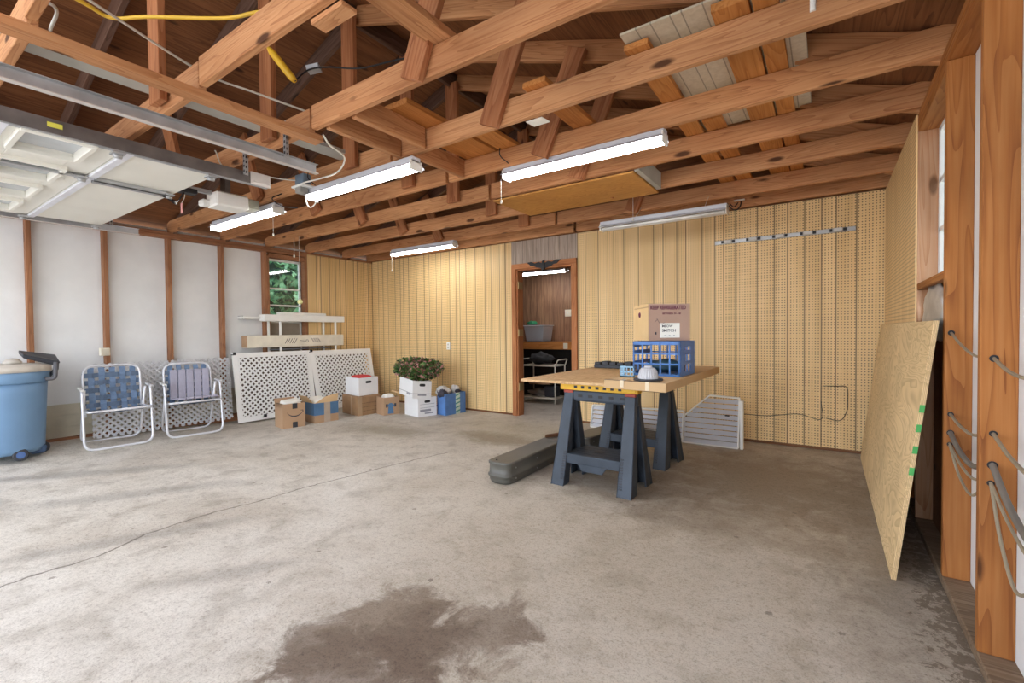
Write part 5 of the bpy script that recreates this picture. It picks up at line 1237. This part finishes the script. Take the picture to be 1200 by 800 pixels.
for z in (.79, .70, .60, .50):
    m = M(); m.hexa([pf(-.002, .0, z), pf(-.0005, .0, z), pf(-.0005, .018, z), pf(-.002, .018, z)], [pf(-.002, .0, z+.035), pf(-.0005, .0, z+.035), pf(-.0005, .018, z+.035), pf(-.002, .018, z+.035)]); m.build('green_mark', GREEN, t)

# foil wrapped insulation
tag(blob('foil_insulation', (.466, 3.22, 1.25), (.030, .30, .14), SILV, None, 31, .35), 'crumpled silver foil stuffed below the right window behind the plywood', 'insulation')

# cables through the right studs
def stud_cable(p0, p1, sag, r, mat, label, tail=None):
    a, b = Vector(p0), Vector(p1); pts = [a + Vector((0, .06, .01)), a, a+(b-a)*.3-Vector((0, 0, sag*.8)), a+(b-a)*.65-Vector((0, 0, sag)), b]
    m = M(); m.tube(catmull(pts), r, 8); tag(m.build('stud_cable', mat), label, 'cable', 'cables through the right wall studs')
def hole(x, y, z, r=.011):
    m = M(); m.tube([(x, y-.0015, z), (x, y+.001, z)], r, 14); m.build('drill_hole', BLACK, wr)
for (x, z, r) in ((.463, 1.055, .012), (.463, .80, .011), (.462, .693, .014), (.458, .631, .010)): hole(x, 2.199, z, r)
for (x, z, r) in ((.452, 1.137, .012), (.452, .775, .011), (.452, .692, .013), (.450, .641, .010)): hole(x, 2.789, z, r)
stud_cable((.463, 2.20, 1.055), (.452, 1.6, 1.08), .05, .0055, CORDG, 'tan cable through the near right stud, highest')
stud_cable((.463, 2.20, .80), (.452, 1.6, .79), .04, .006, CORDG, 'tan cable through the near right stud, second from top')
stud_cable((.462, 2.20, .693), (.452, 1.6, .60), .06, .010, CORDD, 'thick grey cable through the near right stud, third from top')
stud_cable((.458, 2.20, .633), (.452, 1.6, .55), .05, .005, CORDG, 'thin tan cable through the near right stud, upper of the lowest pair')
stud_cable((.458, 2.20, .628), (.445, 1.75, .46), .12, .005, CORDG, 'thin tan cable sagging deepest from the near right stud')
stud_cable((.452, 2.79, 1.137), (.463, 2.235, 1.055), .03, .005, CORDG, 'tan cable between the two right studs, highest')
stud_cable((.452, 2.79, .775), (.463, 2.235, .80), .04, .006, CORDG, 'tan cable between the two right studs, second from top')
stud_cable((.452, 2.79, .692), (.462, 2.235, .693), .06, .010, CORDD, 'thick grey cable between the two right studs')
stud_cable((.450, 2.79, .645), (.458, 2.235, .633), .05, .005, CORDG, 'thin tan cable between the two right studs, upper of the lowest pair')
stud_cable((.450, 2.79, .637), (.458, 2.235, .628), .11, .005, CORDG, 'thin tan cable between the two right studs, sagging lowest')
cable('floor_cord', [(-2.42, 5.25, .02), (-2.36, 5.24, .03), (-2.28, 5.24, .10), (-2.24, 5.26, .22)], .004, BLACK, 'thin black cord on the floor left of the low louvred panel')

cable('wall_wire', [(-.039, 5.303, .617), (.06, 5.303, .62), (.146, 5.303, .615), (.156, 5.303, .5), (.150, 5.303, .40), (.10, 5.303, .30), (-.011, 5.303, .31)], .003, BLACK, 'thin wire outline hanging on the right part of the back pegboard')
cable('wall_wire', [(-.72, 5.303, .286), (-.50, 5.303, .288), (-.24, 5.303, .329), (-.05, 5.303, .297), (-.052, 5.303, .47)], .003, BLACK, 'thin wire trailing low along the back pegboard right of the louvred panel')

t = empty('wire_coil', (-.78, 5.23, 2.40), label='small white hook with a dark wire loop on the last joist, above the unlit light', cat='wire loop')
m = M(); m.tube(catmull([(-.865, 5.235, 2.47), (-.83, 5.235, 2.415), (-.78, 5.23, 2.385), (-.74, 5.23, 2.425), (-.735, 5.235, 2.48)]), .006, 6); m.tube(catmull([(-.84, 5.232, 2.46), (-.80, 5.23, 2.42), (-.76, 5.23, 2.46)]), .005, 6); m.build('loop', BLACK, t)
m = M(); m.box(-.80, -.70, 5.22, 5.245, 2.475, 2.49); m.build('hook', WHITE, t, bevel=.003)
